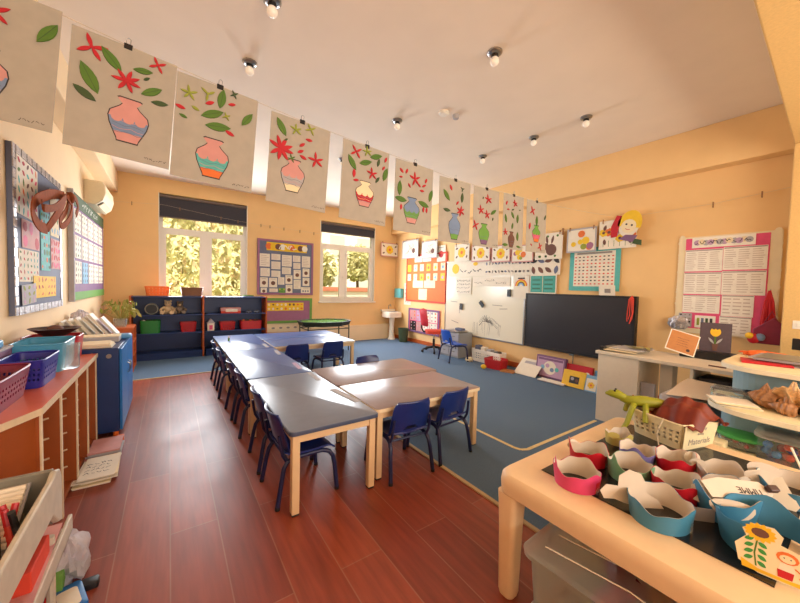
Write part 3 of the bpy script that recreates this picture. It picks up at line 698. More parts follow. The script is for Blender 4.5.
d = chart((486.5, 260), (515, 275.5), 'cream strip of small grey letter pictures along the whiteboard top', dr_dots(9, 2, ['ink_grey', 'ink_grey', 'p_slate', 'ink'], shape='leaf', rs=.36), off=.03)
d = chart((515.5, 258.5), (531, 275.5), 'cream sheet of grey letter pictures just above the rainbow paper', dr_dots(4, 2, ['ink_grey', 'p_slate', 'ink'], rs=.4), off=.03)
d = chart((531.5, 257), (561, 274.5), 'long cream sheet with eight small brown pictures above the green chart', dr_dots(4, 2, ['p_brown', 'ink', 'p_brown', 'p_orange', 'p_slate'], shape='leaf', rs=.42), off=.03)
def dr_scr(b, M, w, h):
    for j in range(4): scrawl(b, M, -w*.9, -h*.85+j*h*.45, w*1.8, h*.26, .003)
chart((457.5, 278), (472, 294), 'white page of black handwritten letters below the yellow sun paper', dr_scr, off=.03)
chart((474, 277), (511, 286.5), 'long white strip with handwriting below the letter pictures', lambda b, M, w, h: [scrawl(b, M, -w*.9+k*w*.6, -h*.5+(k % 2)*h*.5, w*.5, h*.4, .003) for k in range(3)], off=.03)
def dr_rain(b, M, w, h):
    for r, m in ((.8, 'p_orange'), (.64, 'p_yellow'), (.5, 'p_brown'), (.36, 'p_skyblue'), (.2, 'paper_white')):
        b.poly([(w*r*math.cos(PI*k/12), h*.1+w*r*math.sin(PI*k/12), .003+.0006*(1-r)) for k in range(13)], m, M)
    rect2(b, M, -w*.45, h*.72, w*.45, h*.84, .003, 'ink')
chart((515, 276), (529.5, 299), 'white sheet with an orange rainbow beside the green chart', dr_rain, off=.03)
def dr_two(b, M, w, h):
    stroke(b, M, [(0, -h), (0, h)], .008, .0035, 'paper_cream')
    for j in range(7):
        for s_ in (-1, 1): stroke(b, M, [(s_*w*.5-w*.35, -h*.8+j*h*.26), (s_*w*.5+w*.3, -h*.8+j*h*.26)], .012, .0032, 'p_darkgreen' if j % 2 else 'p_teal')
mat('chart_green', (70, 160, 146), .6, .05)
chart((531, 275), (557, 294), 'green two column chart in a white edge above the screen', dr_two, 'chart_green', frame='paper_white', fw=.02, off=.026)
def dr_numbers(b, M, w, h):
    rect2(b, M, -w*.85, h*.86, w*.85, h*.97, .0036, 'ink_grey')
    for i in range(10):
        for j in range(9):
            x, y = -w+(i+.5)*w/5, -h*.95+(j+.5)*h*.195; rect2(b, M, x-w*.045, y-h*.035, x+w*.045, y+h*.03, .0036, 'ink' if (i*j) % 3 else 'p_redframe')
chart((571, 249), (619.5, 291.5), 'teal bordered number grid chart above the black screen', dr_numbers, 'paper_white', frame='p_teal', fw=.07)
# black interactive screen
d = Disp('right', XR-.1, (526, 293), (633.5, 353), 'display_screen', 'large black interactive screen mounted on the wall', 'screen')
zb = onx(524, 345.5, XR-.1).z; t = d.t; t.location.z = zb; H = onx(526, 293, XR-.1).z-zb; w = d.w/2
MB().box((-w, 0, -.09), (w, H, -.005), 'black', d.M).build('housing', t, .008)
b = MB()
for a in ((-w, 0, w, .035), (-w, H-.03, w, H), (-w, .035, -w+.03, H-.03), (w-.03, .035, w, H-.03)): b.box((a[0], a[1], -.006), (a[2], a[3], .004), 'black', d.M)
b.build('bezel', t, .003)
MB().box((-w+.03, .035, -.006), (w-.03, H-.03, -.003), 'screen', d.M).build('glass_panel', t)
MB().box((-.035, -.03, -.03), (.035, .006, -.008), 'steel', d.M).build('sensor', t, .003)
MB().box((-.012, -.2, -.08), (.0, -.0, -.07), 'steel', d.M).build('cable', t)
# red ribbon on screen corner, little card leaning on top
q = onx(631, 298, XR-.1); b = MB()
for k in range(5):
    x = -.02+k*.014; b.tube([(-.01, 0, 0), (-.02, x, -.05), (-.018, x-.02*math.sin(k), -.2-.02*k), (-.022, x+.01, -.33-.03*(k % 3))], .006, 'p_redframe', 5)
tag(b.build('ribbon', loc=q+Vector((0, -.02, .03))), 'red orange ribbon streamers hanging at the top right corner of the screen', 'ribbon')
q = onx(607, 296, XR-.08); M = Matrix.Rotation(-.15, 4, 'Y'); b = MB().box((-.004, -.11, 0), (0, .11, .15), 'paper_white', M).box((-.006, -.05, .04), (-.004, .03, .1), 'ink_grey', M)
tag(b.build('paper_card', loc=(q.x, q.y, zb+H)), 'small white card standing on the top edge of the black screen', 'card')
# pink timetable board
d = Disp('right', XP, (680, 238), (784, 232), 'display_board', 'pink and white timetable board on the right wall with many printed sheets', 'display board')
z0 = 0.98; z1 = onx(680, 238.4, XP).z+.0; t = d.t; t.location.z = z0; d.org.z = z0; w = d.w/2; h = z1-z0
MB().box((-w, 0, 0), (w, h, .016), 'paper_cream', d.M).build('panel', t)
MB().box((-w+.07, .06, .015), (w-.09, h-.02, .018), 'p_hotpink', d.M).build('backing_paper', t); d.z = .018
b = MB()
R = random.Random(2)
for k in range(34):
    v = k/33*h; 
    for x in (-w+.025, w-.03): disc(b, d.M, x+R.uniform(-.01, .01), v, .028, .0185+.0006*(k % 2), 'paper_cream', 8)
for k in range(24): disc(b, d.M, -w+.02+k*(2*w-.04)/23, .02+R.uniform(0, .02), .03, .0188+.0006*(k % 2), 'paper_cream', 8)
b.build('scalloped_border', t)
def dr_table(n, c=3):
    def f(b, M, w, h):
        rect2(b, M, -w*.97, h*.88, w*.97, h*.96, .0026, 'ink_grey')
        for k in range(c):
            x0 = -w*.95+k*w*1.9/c; lines(b, M, (x0+.006, -h*.85, x0+w*1.75/c, h*.8), n, .0026, fill=.3)
    return f
sheet(d, (-w+.13, h-.14, w-.2, h-.015), 'p_white', 'title_banner', draw=lambda b, M, w, h: [disc(b, M, -w+.05+k*(2*w-.1)/11, h*.1*math.sin(k*2), h*.55, .0026+.0003*(k % 2), ('p_lilac', 'paper_cream', 'p_silver')[k % 3], 9) for k in range(12)]+[scrawl(b, M, -w*.9+k*w*.62, -h*.4, w*.5, h*.8, .0034) for k in range(3)])
xm = -.02
for r, n in (((-w+.08, h-.42, xm-.01, h-.17), 9), ((xm+.01, h-.41, w-.11, h-.16), 9), ((-w+.08, h-.7, xm-.01, h-.45), 8), ((xm+.01, h-.7, w-.11, h-.44), 8), ((-w+.08, h-.93, xm-.01, h-.73), 7), ((xm+.02, h-.95, w-.19, h-.72), 5), ((xm+.01, h-1.17, w-.2, h-.97), 5)): sheet(d, (r[0]-.008, r[1]-.008, r[2]+.008, r[3]+.008), 'p_white', draw=dr_table(n))
sheet(d, (-w+.2, h-1.12, xm-.03, h-.97), 'p_white', draw=lambda b, M, w, h: [rect2(b, M, -w*.8+k*w*.42, -h*.6, -w*.8+k*w*.42+w*.26, h*.6, .0026, ('p_lime', 'p_slate', 'p_darkgreen', 'ink')[k]) for k in range(4)])
sheet(d, (-w+.04, h-1.12, -w+.17, h-.95), 'p_silver', draw=dr_dots(3, 4, ['ink_grey', 'ink', 'p_white']))
# light switch on the pier
MB_ = MB().box((-.006, -.04, -.04), (0, .04, .04), 'upvc').box((-.01, -.012, -.02), (-.006, .012, .02), 'upvc')
q = onx(799, 325, 5.0); tag(MB_.build('light_switch', bevel=.003, loc=(5.0, q.y, q.z)), 'white switch plate on the pier at the right edge', 'switch')

# ----------------------------------------------------------------- back wall boards
YP = YB-.003
d = board('back', YP, (257.3, 238), (312.5, 295), 'slate blue display board in a mauve frame with a yellow title banner, between the windows', face='p_slate', frame='p_mauve', fw=.045)
w, h = d.w/2, d.h
def dr_banner(b, M, w, h):
    for k in range(9): disc(b, M, -w+.05+k*(2*w-.1)/8, 0, h*.75, .0026+.0004*(k % 3), ('p_orange', 'p_yellow', 'p_brown', 'p_white', 'p_yellow')[k % 5], 9)
    for k in range(4): scrawl(b, M, -w*.4+k*w*.22, -h*.6, w*.2, h*1.2, .0044, 'p_white', t=.02)
sheet(d, (-w*.7, h*.8, w*.74, h*.95), 'p_yellow', 'title_banner', draw=dr_banner)
for r, k in (((118, 140, 178, 222), 0), ((188, 143, 242, 183), 0), ((188, 189, 242, 238), 0), ((252, 150, 310, 222), 0), ((318, 154, 362, 195), 0), ((372, 158, 420, 228), 0), ((122, 228, 178, 280), 0), ((188, 244, 242, 284), 0),
             ((252, 225, 305, 268), 0), ((320, 198, 362, 236), 0), ((120, 285, 166, 345), 1), ((174, 288, 222, 346), 1), ((228, 284, 266, 330), 0), ((272, 272, 314, 326), 1), ((322, 240, 364, 298), 1), ((376, 232, 416, 284), 1),
             ((322, 301, 364, 356), 0), ((376, 288, 416, 338), 1), ((124, 348, 160, 384), 1), ((176, 352, 226, 374), 0), ((274, 330, 314, 386), 1), ((366, 344, 420, 388), 2), ((232, 350, 270, 392), 3)):
    a = d.rect((240+r[0]/4.82, 230+r[1]/6.03*1.0), (240+r[2]/4.82, 230+r[3]/6.03)) if False else d.rect((240+r[0]/6.03, 230+r[1]/6.03), (240+r[2]/6.03, 230+r[3]/6.03))
    sheet(d, a, 'p_grassgreen' if k == 3 else 'paper_white', draw=[dr_text(6), dr_face('p_brown'), dr_face('p_slate', 3), dr_dots(3, 3, ['p_yellow', 'p_green'])][k])
d = board('back', YP, (264, 298), (311.5, 322), 'purple green edged display panel with a yellow picture strip, below the slate blue board', face='p_mauve', frame='p_grassgreen', fw=.06)
zb = .46; d.t.location.z; w, h = d.w/2, d.h
sheet(d, (-w*.9, h*.5, w*.62, h*.82), 'p_yellow', 'picture_strip', draw=dr_dots(9, 2, ['paper_white', 'p_brown', 'paper_cream', 'p_orange']))
d = Disp('back', YP, (266, 322.8), (311, 330), 'paper_frieze', 'low cream paper strip with dark marks under the purple panel', 'poster')
b = MB().box((-d.w/2, 0, 0), (d.w/2, d.h, .004), 'paper_cream', d.M); [disc(b, d.M, -d.w*.35+k*d.w*.16, d.h*.4, .04, .0048, 'ink_grey', 8, .6) for k in range(5)]; b.build('sheet', d.t)

# ----------------------------------------------------------------- left wall
XQ = XL+.003
d = board('left', XQ, (5, 143), (58, 302), 'grey blue painting board with foil edge on the left wall, nearest the camera', face='p_slate', frame='foil', fw=.07, th=.03)
z1, z0 = 2.44, 1.17; d.t.location.z = z0; d.org.z = z0; w, h = d.w/2, z1-z0
for o in list(d.t.children): bpy.data.objects.remove(o)
MB().box((-w, 0, 0), (w, h, .03), 'p_slate', d.M).build('panel', d.t)
b = MB(); nseg = 22
for k in range(nseg):
    x0 = -w+k*2*w/nseg
    for y0 in (0, h-.06): b.cbox((x0+w/nseg, y0+.03, .0325), (2*w/nseg*.96, .06, .006+.006*(k % 2)), 'foil', M=d.M)
for k in range(1, 17):
    for x in (-w+.03, w-.03): b.cbox((x, .03+(k+.1)*h/17.5, .0315), (.055, h/18*.9, .006+.005*(k % 2)), 'foil', M=d.M)
b.build('foil_border', d.t)
d.z = .031
cols = ['p_red', 'p_green', 'p_orange', 'p_teal', 'p_brown', 'p_hotpink']
def frac(a, b_, c, e): return (-w+a*2*w, h*b_, -w+c*2*w, h*e)
sheet(d, frac(.05, .6, .42, .95), 'paper_white', 'pinned_painting', draw=dr_dots(5, 6, cols, random.Random(1), .35, 'leaf'), tilt=-.04)
sheet(d, frac(.12, .41, .44, .585), 'p_pink', 'pinned_painting', draw=dr_dots(3, 2, ['p_hotpink', 'p_pink', 'p_red'], rs=.5))
sheet(d, frac(.06, .2, .42, .40), 'paper_white', 'pinned_painting', draw=dr_dots(6, 5, ['p_red', 'p_green', 'p_red', 'p_teal'], random.Random(2), .3, 'leaf'))
sheet(d, frac(.47, .28, .68, .7), 'p_teal', 'pinned_painting', draw=dr_dots(4, 8, ['p_green', 'p_orange', 'p_teal', 'p_darkgreen', 'p_skyblue'], random.Random(3), .4))
sheet(d, frac(.7, .55, .92, .9), 'paper_cream', 'pinned_painting', draw=dr_dots(3, 4, ['p_green', 'ink_grey', 'p_skyblue'], random.Random(6), .3, 'leaf'))
sheet(d, frac(.7, .3, .94, .53), 'p_pink', 'pinned_painting', draw=dr_dots(4, 4, ['p_red', 'p_hotpink', 'p_redframe'], random.Random(4), .45, 'leaf'))
sheet(d, frac(.3, .09, .8, .24), 'p_yellow', 'pinned_painting', z=.037, draw=dr_dots(7, 3, ['p_orange', 'p_red', 'p_yellow'], random.Random(5), .3, 'leaf'))
sheet(d, frac(.08, .06, .33, .185), 'p_silver', 'pinned_painting', z=.0405, draw=dr_dots(3, 3, ['p_lime', 'p_lilac', 'p_green'], random.Random(7), .45, 'leaf'), tilt=.05)
d = board('left', XQ, (68, 203), (101, 293), 'grey and green display board with a grid of drawings, by the air conditioner', face='p_purple', frame=None, th=.03)
y0_, y1_ = 5.42, 7.66
d.t.location = (XQ, (y0_+y1_)/2, 1.2); d.org = Vector(d.t.location); w, h = (y1_-y0_)/2, 1.3
for o in list(d.t.children): bpy.data.objects.remove(o)
MB().box((-w, 0, 0), (w, h, .03), 'p_purple', d.M).build('panel', d.t)
b = MB().box((-w, h-.16, .03), (w, h, .036), 'p_darkgreen', d.M).box((-w, 0, .03), (w, .1, .036), 'p_grassgreen', d.M)
for k in range(3): scrawl(b, d.M, -w*.5+k*w*.35, h-.12, w*.3, .08, .0368, 'p_white')
b.build('green_border', d.t); MB().box((-w-.03, -.01, 0), (-w, h+.01, .05), 'p_silver', d.M).build('side_trim', d.t); d.z = .03
for i in range(5):
    for j in range(3):
        x0, y0 = -w+.12+i*(2*w-.2)/5, .2+j*.315
        sheet(d, (x0, y0, x0+(2*w-.2)/5-.05, y0+.28), 'p_skyblue' if (i, j) == (1, 0) else 'paper_white', 'pinned_drawing', draw=dr_dots(3, 4, ['p_slate', 'p_darkgreen', 'ink_grey', 'p_brown'], random.Random(i*3+j), .35, 'leaf'))
# air conditioner
t = thing('air_conditioner', 'cream wall mounted air conditioner under the left ceiling duct', 'air conditioner', (XL, 6.75, 2.53))
def acsec(y): return [(0, y, 0), (.12, y, -.02), (.2, y, .05), (.23, y, .16), (.225, y, .27), (.19, y, .32), (0, y, .32)]
MB().loft([acsec(-.42), acsec(.42)], 'ac_shell', True, False).build('shell', t, .012)
MB().prism([(.128, -.37), (.205, -.37), (.205, .37), (.128, .37)], 0, .006, 'black', Matrix.Translation((-.005, 0, .0)) @ Matrix.Rotation(0, 4, 'Y')).build('outlet', t) if False else MB().loft([[(.13, y, -.012), (.19, y, .045), (.196, y, .04), (.136, y, -.018)] for y in (-.36, .36)], 'black').build('outlet', t)
MB().loft([[(.14, y, -.02), (.2, y, .03), (.205, y, .024), (.145, y, -.026)] for y in (-.36, .3)], 'ac_shell').build('louvre', t)
MB().tube([(.03, .42, .1), (.03, .62, .1), (.03, .75, .12), (.03, 1.2, .12)], .02, 'ac_shell').build('pipe', t)
# raffia bow hung at the corner between the two left boards
q = onx(64, 200, XL+.1); R = random.Random(12)
mat('leather_strip', (150, 72, 26), .95, .15, 25)
def band(b, pts, wd, m, th=.004, up=(1, 0, 0)):
    pts = [Vector(p) for p in pts]; rings = []
    for i, p in enumerate(pts):
        tg = (pts[min(i+1, len(pts)-1)]-pts[max(i-1, 0)]).normalized(); s_ = tg.cross(Vector(up)).normalized()*wd/2; n_ = Vector(up)*th/2
        rings.append([p-s_-n_, p+s_-n_, p+s_+n_, p-s_+n_])
    b.loft(rings, m, True, True)
XB = XL+.09
t = thing('raffia_bow', 'brown raffia bow with loops hanging off the corner of the near left board', 'bow', onx(64, 196, XB))
def bowpath(pts, wd, m, name):
    b = MB(); P = [onx(px, py, XL+dx)-t.location for px, py, dx in pts]; Q = []
    for i in range(len(P)-1):
        a, c, p0, p3 = P[i], P[i+1], P[max(i-1, 0)], P[min(i+2, len(P)-1)]
        for k in range(4):
            u = k/4; Q.append(.5*((2*a)+(c-p0)*u+(2*p0-5*a+4*c-p3)*u*u+(3*a-p0-3*c+p3)*u**3))
    Q.append(P[-1]); band(b, Q, wd, m, .008); b.build(name, t)
bowpath([(64, 196, .1), (52, 194, .12), (38, 199, .13), (33, 207, .13), (34, 217, .12), (40, 226, .12), (47, 229, .12)], .085, 'leather_strip', 'loop')
bowpath([(47, 229, .12), (54, 219, .15), (61, 208, .16), (65, 199, .12)], .085, 'leather_strip', 'loop')
bowpath([(66, 197, .14), (56, 207, .17), (44, 208, .18), (42, 203, .15)], .06, 'raffia', 'loop')
bowpath([(67, 196, .13), (72, 206, .15), (70, 218, .16), (63, 226, .15), (60, 221, .14), (66, 211, .13), (69, 202, .12)], .06, 'leather_strip', 'loop')
bowpath([(67, 195, .12), (75, 198, .13), (78, 207, .13), (76, 215, .13)], .06, 'raffia', 'tail')
b = MB().ball((.05, 0, -.01), .05, 'raffia', 6, sc=(.7, 1, 1.2)); b.build('knot', t)
MB().tube([(-.088, 0, .02), (.0, 0, .02), (.05, 0, 0)], .006, 'steel', 6).build('hook', t)

# ----------------------------------------------------------------- corner: sink, towel box, bin, tray
q = ony(392, 315, YB-.25)
t = thing('sink', 'white pedestal sink in the far right corner', 'sink', (5.12, YB-.27, 0))
t.scale = (.88, .88, .95)
MB().lathe([(.13, 0), (.12, .02), (.085, .1), (.075, .45), (.09, .62), (.12, .68)], 'ceramic', 20).build('pedestal', t)
b = MB().rbox((-.27, -.22, .66), (.27, .26, .82), .1, 'ceramic', 5); b.build('basin', t, 0)
MB().rbox((-.2, -.15, .815), (.2, .12, .824), .08, 'p_silver', 5).build('bowl', t)
MB().box((-.26, .2, .82), (.26, .28, .88), 'ceramic').build('splashback', t, .01)
MB().tube([(.0, .2, .88), (.0, .19, 1.0), (0, .1, 1.02), (0, .07, .97)], .013, 'steel').build('tap', t)
q = onx(400, 293, XR)
tag(MB().rbox((-.11, -.16, -.13), (0, .16, .13), .03, 'towel_teal', 4).build('towel_dispenser', loc=(XR, q.y-.02, q.z)), 'teal paper towel dispenser on the wall above the sink', 'dispenser')
t = thing('waste_bin', 'dark green waste bin on the floor beside the sink', 'bin', (5.15, 7.2, 0.01))
MB().lathe([(.11, 0), (.115, .005), (.14, .34), (.15, .34), (.15, .36), (.132, .36), (.132, .34), (.105, .02), (.01, .02)], 'bin_green', 20).build('body', t)
mat('astroturf', (84, 130, 50), .9, .35, 90, .8)
mat('tray_black', (40, 46, 34), .5, .1)
q = ony(325, 325, 6.95)
t = thing('activity_tray', 'black hexagonal play tray of green grass on a metal stand below the second window', 'tray', (2.86, 7.05, 0.01))
hexa = lambda r, z, sy=.75: [(r*math.cos(PI*k/4+PI/8), r*sy*math.sin(PI*k/4+PI/8), z) for k in range(8)]
MB().loft([hexa(.5, .56), hexa(.57, .57), hexa(.6, .64), hexa(.62, .655), hexa(.62, .665), hexa(.585, .665), hexa(.56, .6), hexa(.01, .6)], 'tray_black', True, False).build('tray', t, .004)
b = MB(); R = random.Random(5)
b.loft([hexa(.55, .602), hexa(.57, .64), hexa(.3, .65), hexa(.01, .652)], 'astroturf', False, True)
o = b.build('grass_filling', t)
b = MB()
for k in range(260):
    a, r_ = R.uniform(0, 2*PI), .52*math.sqrt(R.random()); x, y = r_*math.cos(a), r_*.75*math.sin(a); hh = R.uniform(.02, .06)
    b.add([(x-.006, y, .64), (x+.006, y, .64), (x+R.uniform(-.02, .02), y+R.uniform(-.02, .02), .645+hh)], [(0, 1, 2)], 'p_grassgreen' if k % 3 else 'p_lime')
o = b.build('grass_blade', t); o['kind'] = 'stuff'
for sx in (-1, 1):
    for sy in (-1, 1): MB().tube([(sx*.47, sy*.27, 0), (sx*.47, sy*.27, .58)], .014, 'tray_black', 8).build('leg', t)
MB().tube([(-.47, -.27, .5), (.47, -.27, .5), (.47, .27, .5), (-.47, .27, .5), (-.47, -.27, .5)], .01, 'tray_black', 6).build('frame', t)

# ----------------------------------------------------------------- ceiling bulbs and smoke detectors
def bulb(x, y, lab, broken=False):
    t = thing('ceiling_lamp', lab, 'lamp', (x, y, ZC), group='bare bulbs on the ceiling')
    MB().lathe([(.062, 0), (.062, -.012), (.052, -.022), (.03, -.026)][::-1], 'steel', 20).build('rose', t)
    MB().lathe([(.022, -.02), (.03, -.028), (.03, -.04), (.02, -.045)][::-1], 'black', 16).build('holder', t)
    MB().ball((0, 0, -.078), .038, 'bulb', 8, sc=(1, 1, 1.05)).build('bulb', t)
for x, y, lab in ((.6, 2.53, 'ceiling bulb cut off by the top edge of the photo'), (.6, 3.33, 'bare white ceiling bulb above the left vase pictures'), (2.25, 1.93, 'largest bare ceiling bulb, near the top centre'),
                  (2.24, 3.37, 'bare ceiling bulb above the middle of the vase pictures, left of the detectors'), (3.91, 1.99, 'bare ceiling bulb furthest to the right'), (3.89, 2.64, 'bare ceiling bulb, middle one of the right hand row'), (3.85, 3.46, 'farthest ceiling bulb, just above the eighth vase picture'), (2.24, 4.9, 'small ceiling bulb seen between two middle vase pictures'), (.6, 5.0, 'ceiling bulb hidden behind a left vase picture')):
    if lab.startswith('ceiling bulb hidden'): continue
    bulb(x, y, lab)
tag(MB().lathe([(.06, 0), (.06, -.014), (.045, -.03), (.0, -.032)][::-1], 'upvc', 20).build('smoke_detector', loc=(2.56, 2.9, ZC)), 'flat white detector disc on the ceiling, left of its round neighbour', 'detector')
tag(MB().lathe([(.04, 0), (.04, -.02), (.03, -.045), (.01, -.05)][::-1], 'p_silver', 16).build('ceiling_hook', loc=(2.71, 2.86, ZC)), 'small dark ringed fitting on the ceiling beside the flat detector', 'fitting')
# taped line on the carpet
mat('tape', (226, 206, 150), .6, .1, 40)
b = MB(); strip(b, [(2.6, 5.6), (2.6, 1.84), (2.62, 1.78), (2.68, 1.75), (3.95, 1.745)], .035, .008, .0095, 'tape')
tag(b.build('floor_tape'), 'cream masking tape line turning a corner on the blue carpet', 'tape')
# ================================================================= left side furniture
for n_, c_ in {'magenta': (128, 28, 62), 'basket_blue': (44, 44, 150), 'p_box_green': (30, 122, 48), 'red_plastic': (186, 34, 40), 'orange_plastic': (244, 124, 54), 'cab_blue': (22, 112, 190), 'cab_lightblue': (96, 160, 214),
               'rack_cream': (192, 184, 168), 'rack_grey': (132, 128, 116), 'wicker': (128, 84, 52), 'plush': (206, 178, 140), 'plush_dark': (120, 104, 88), 'straw': (170, 160, 80), 'dark_brown': (62, 36, 34)}.items():
    mat(n_, c_, .42, .08, 20)
mat('clear_plastic', (235, 240, 240), .12, .02, 8, trans=.85, ior=1.15)
mat('teal_plastic', (104, 186, 222), .25, .03, 8, trans=.35, ior=1.2)
mat('bag_film', (232, 228, 236), .3, .04, 20, .5, trans=.5, ior=1.1)

def basket(name, label, cat, loc, w, d, h, m, taper=.85, rz=0, rows=4, cols=12, group=None, solid=False, band_=.2):
    """open basket with pierced sides; origin at its base centre"""
    t = thing(name, label, cat, loc, rz, group); th = .004
    def wall(u, v, th_=0):
        k = taper+(1-taper)*v; a = u*4; i = int(min(a, 3.9999)); f = a-i
        P = [(-1, -1), (1, -1), (1, 1), (-1, 1), (-1, -1)]; x = P[i][0]+(P[i+1][0]-P[i][0])*f; y = P[i][1]+(P[i+1][1]-P[i][1])*f
        r = (abs(x)**8+abs(y)**8)**(1/8)
        return (x/r*w/2*k, y/r*d/2*k, h*v)
    nu, nv = cols*8, rows*2+3
    def skip(u, v):
        if solid or v < .15 or v > 1-band_: return False
        return int(u*nu) % 2 == 0 and int(v*nv) % 2 == 1 and (int(u*nu) % (nu//4)) not in (0, 1, nu//4-1)
    MB().grid(wall, nu, nv, m, -th, skip=skip).build('side', t)
    MB().rbox((-w/2*taper+.004, -d/2*taper+.004, 0), (w/2*taper-.004, d/2*taper-.004, .005), .02, m).build('base', t)
    MB().tube([Vector(wall(i/48, 1)) for i in range(49)], .006, m, 6, cap=False).build('rim', t)
    return t
# ---- bookshelves under the first window
def bookshelf(x0, x1, lab, sides):
    y0, y1, H = 7.5, 7.92, 1.17
    t = thing('bookshelf', lab, 'bookshelf', ((x0+x1)/2, (y0+y1)/2, .008), group='blue shelf units below the window'); w, dp = (x1-x0)/2, (y1-y0)/2
    for s_ in sides: MB().box((s_*w-.014, -dp, 0), (s_*w+.014, dp, H+.012), 'orange_wood').build('side_panel', t, .004)
    MB().box((-w+.015, dp-.02, .02), (w-.015, dp, H), 'navy').build('back_panel', t)
    for z in (.1, .47, .81, H-.02): MB().box((-w+.015, -dp+.005, z), (w-.015, dp-.02, z+.022), 'navy').build('shelf', t, .003)
    MB().box((-w+.015, -dp+.02, 0), (w-.015, -dp+.04, .1), 'navy').build('plinth', t)
    return t
bookshelf(-.57, .545, 'blue bookshelf with orange side, left one, with teddy bears and green box', (-1, 1))
bookshelf(.575, 1.72, 'blue bookshelf with orange sides, right one, with two red containers', (1,))
Z1, Z2, Z3 = .84, .5, 1.19
basket('basket', 'orange plastic basket on top of the left blue bookshelf', 'basket', (-.18, 7.7, Z3), .38, .26, .17, 'orange_plastic', cols=7, rows=2, solid=False)
basket('basket', 'brown woven basket on top of the left blue bookshelf, right of the orange one', 'basket', (.36, 7.7, Z3), .37, .26, .16, 'wicker', cols=10, rows=4, solid=True)
MBx = MB().box((-.09, -.06, 0), (.11, .06, .02), 'p_green'); tag(MBx.build('folded_cloth', loc=(1.38, 7.7, Z3), bevel=.005), 'small pale green folded cloth on the right end of the blue bookshelves', 'cloth')
def teddy(loc, s, m, lab):
    t = thing('teddy_bear', lab, 'soft toy', loc, random.uniform(-.2, .2), 'teddy bears on the blue bookshelf')
    b = MB().ball((0, 0, .09*s), .075*s, m, 8, sc=(1, .85, 1.15)); b.ball((0, -.02*s, .2*s), .058*s, m, 8); b.build('body', t)
    for sx in (-1, 1):
        MB().ball((sx*.042*s, -.01*s, .25*s), .02*s, m, 6).build('ear', t)
        MB().tube([(sx*.05*s, -.02*s, .13*s), (sx*.1*s, -.05*s, .1*s), (sx*.11*s, -.09*s, .07*s)], [.028*s, .026*s, .02*s], m, 8).build('arm', t)
        MB().tube([(sx*.04*s, -.02*s, .035*s), (sx*.07*s, -.1*s, .035*s), (sx*.075*s, -.15*s, .045*s)], [.035*s, .034*s, .036*s], m, 8).build('leg', t)
    MB().ball((0, -.07*s, .19*s), .025*s, 'plush', 6).build('muzzle', t)
    for sx in (-1, 1): MB().ball((sx*.02*s, -.072*s, .215*s), .006*s, 'black', 5).build('eye', t)
teddy((-.02, 7.66, Z1), 1.0, 'plush', 'cream teddy bear sitting in the middle of the upper shelf, left bookshelf')
teddy((.17, 7.7, Z1), .92, 'plush_dark', 'grey brown teddy bear beside the cream one on the left bookshelf')
t = thing('drum_box', 'round dark grey box lying on its side, left of the teddy bears', 'box', (-.27, 7.72, Z1))
MB().lathe([(.1, 0), (.105, .01), (.105, .14), (.1, .15)], 'rack_grey', 20, M=Matrix.Translation((0, -.0, .106)) @ Matrix.Rotation(PI/2, 4, 'X')).build('body', t)
MB().lathe([(.085, 0), (.085, .006)], 'black', 20, M=Matrix.Translation((0, -.15, .106)) @ Matrix.Rotation(PI/2, 4, 'X')).build('lid', t)
def crate(loc, w, d, h, m, lab, fill, n=10, name='toy_box', rz=0, seed=1):
    t = basket(name, lab, 'box', loc, w, d, h, m, taper=.94, solid=True, rz=rz)
    R = random.Random(seed); b = MB()
    for k in range(n): b.ball((R.uniform(-w*.38, w*.38), R.uniform(-d*.3, d*.3), h*.9+R.uniform(0, .02)), R.uniform(.02, .035), fill[k % len(fill)], 5)
    b.build('contents', t)['kind'] = 'stuff'
crate((-.29, 7.66, Z2), .3, .26, .23, 'p_box_green', 'green plastic box on the middle shelf of the left bookshelf', ('black', 'p_darkgreen', 'paper_white'), 8)
basket('basket', 'red pierced basket on the middle shelf of the left bookshelf', 'basket', (.3, 7.66, Z2), .27, .22, .18, 'red_plastic', cols=6, rows=3)
basket('basket', 'red pierced basket on the middle shelf of the right bookshelf', 'basket', (.98, 7.66, Z2), .29, .22, .16, 'red_plastic', cols=6, rows=3)
crate((1.43, 7.66, Z2), .42, .24, .17, 'red_plastic', 'long red box full of toys at the right end of the blue shelves', ('p_brown', 'p_orange', 'p_darkgreen'), 14, seed=4)
t = thing('game_box', 'flat pink and white game box on the upper shelf of the right bookshelf', 'box', (1.04, 7.66, Z1))
MB().box((-.18, -.1, 0), (.18, .1, .09), 'p_redframe').build('base', t, .003); MB().box((-.183, -.103, .045), (.183, .103, .115), 'p_pink').build('lid', t, .003); MB().box((-.1, -.105, .03), (.12, -.103, .09), 'paper_white').build('label', t)
t = thing('toy_house', 'small white toy lantern house with a pink front on the right bookshelf', 'toy', (.68, 7.62, Z2))
MB().box((-.06, -.06, 0), (.06, .06, .15), 'paper_white').build('body', t, .004); MB().prism([(-.075, .15), (.075, .15), (0, .24)], -.07, .07, 'p_silver', Matrix.Rotation(PI/2, 4, 'X')).build('roof', t)
MB().box((-.03, -.064, .02), (.03, -.061, .11), 'p_hotpink').build('front', t)
for x, lab in ((1.38, 'small dark toy car on the upper right shelf, left of two'), (1.54, 'small dark toy car on the upper right shelf, right of two')):
    t = thing('toy_car', lab, 'toy', (x, 7.6, Z1)); MB().box((-.05, -.025, .01), (.05, .025, .04), 'p_slate').box((-.025, -.022, .04), (.03, .022, .06), 'black').build('body', t, .004)
    for sx in (-1, 1):
        MB().lathe([(.014, 0), (.014, .056)], 'black', 10, M=Matrix.Translation((sx*.03, .028, .014)) @ Matrix.Rotation(PI/2, 4, 'X')).build('wheel', t)
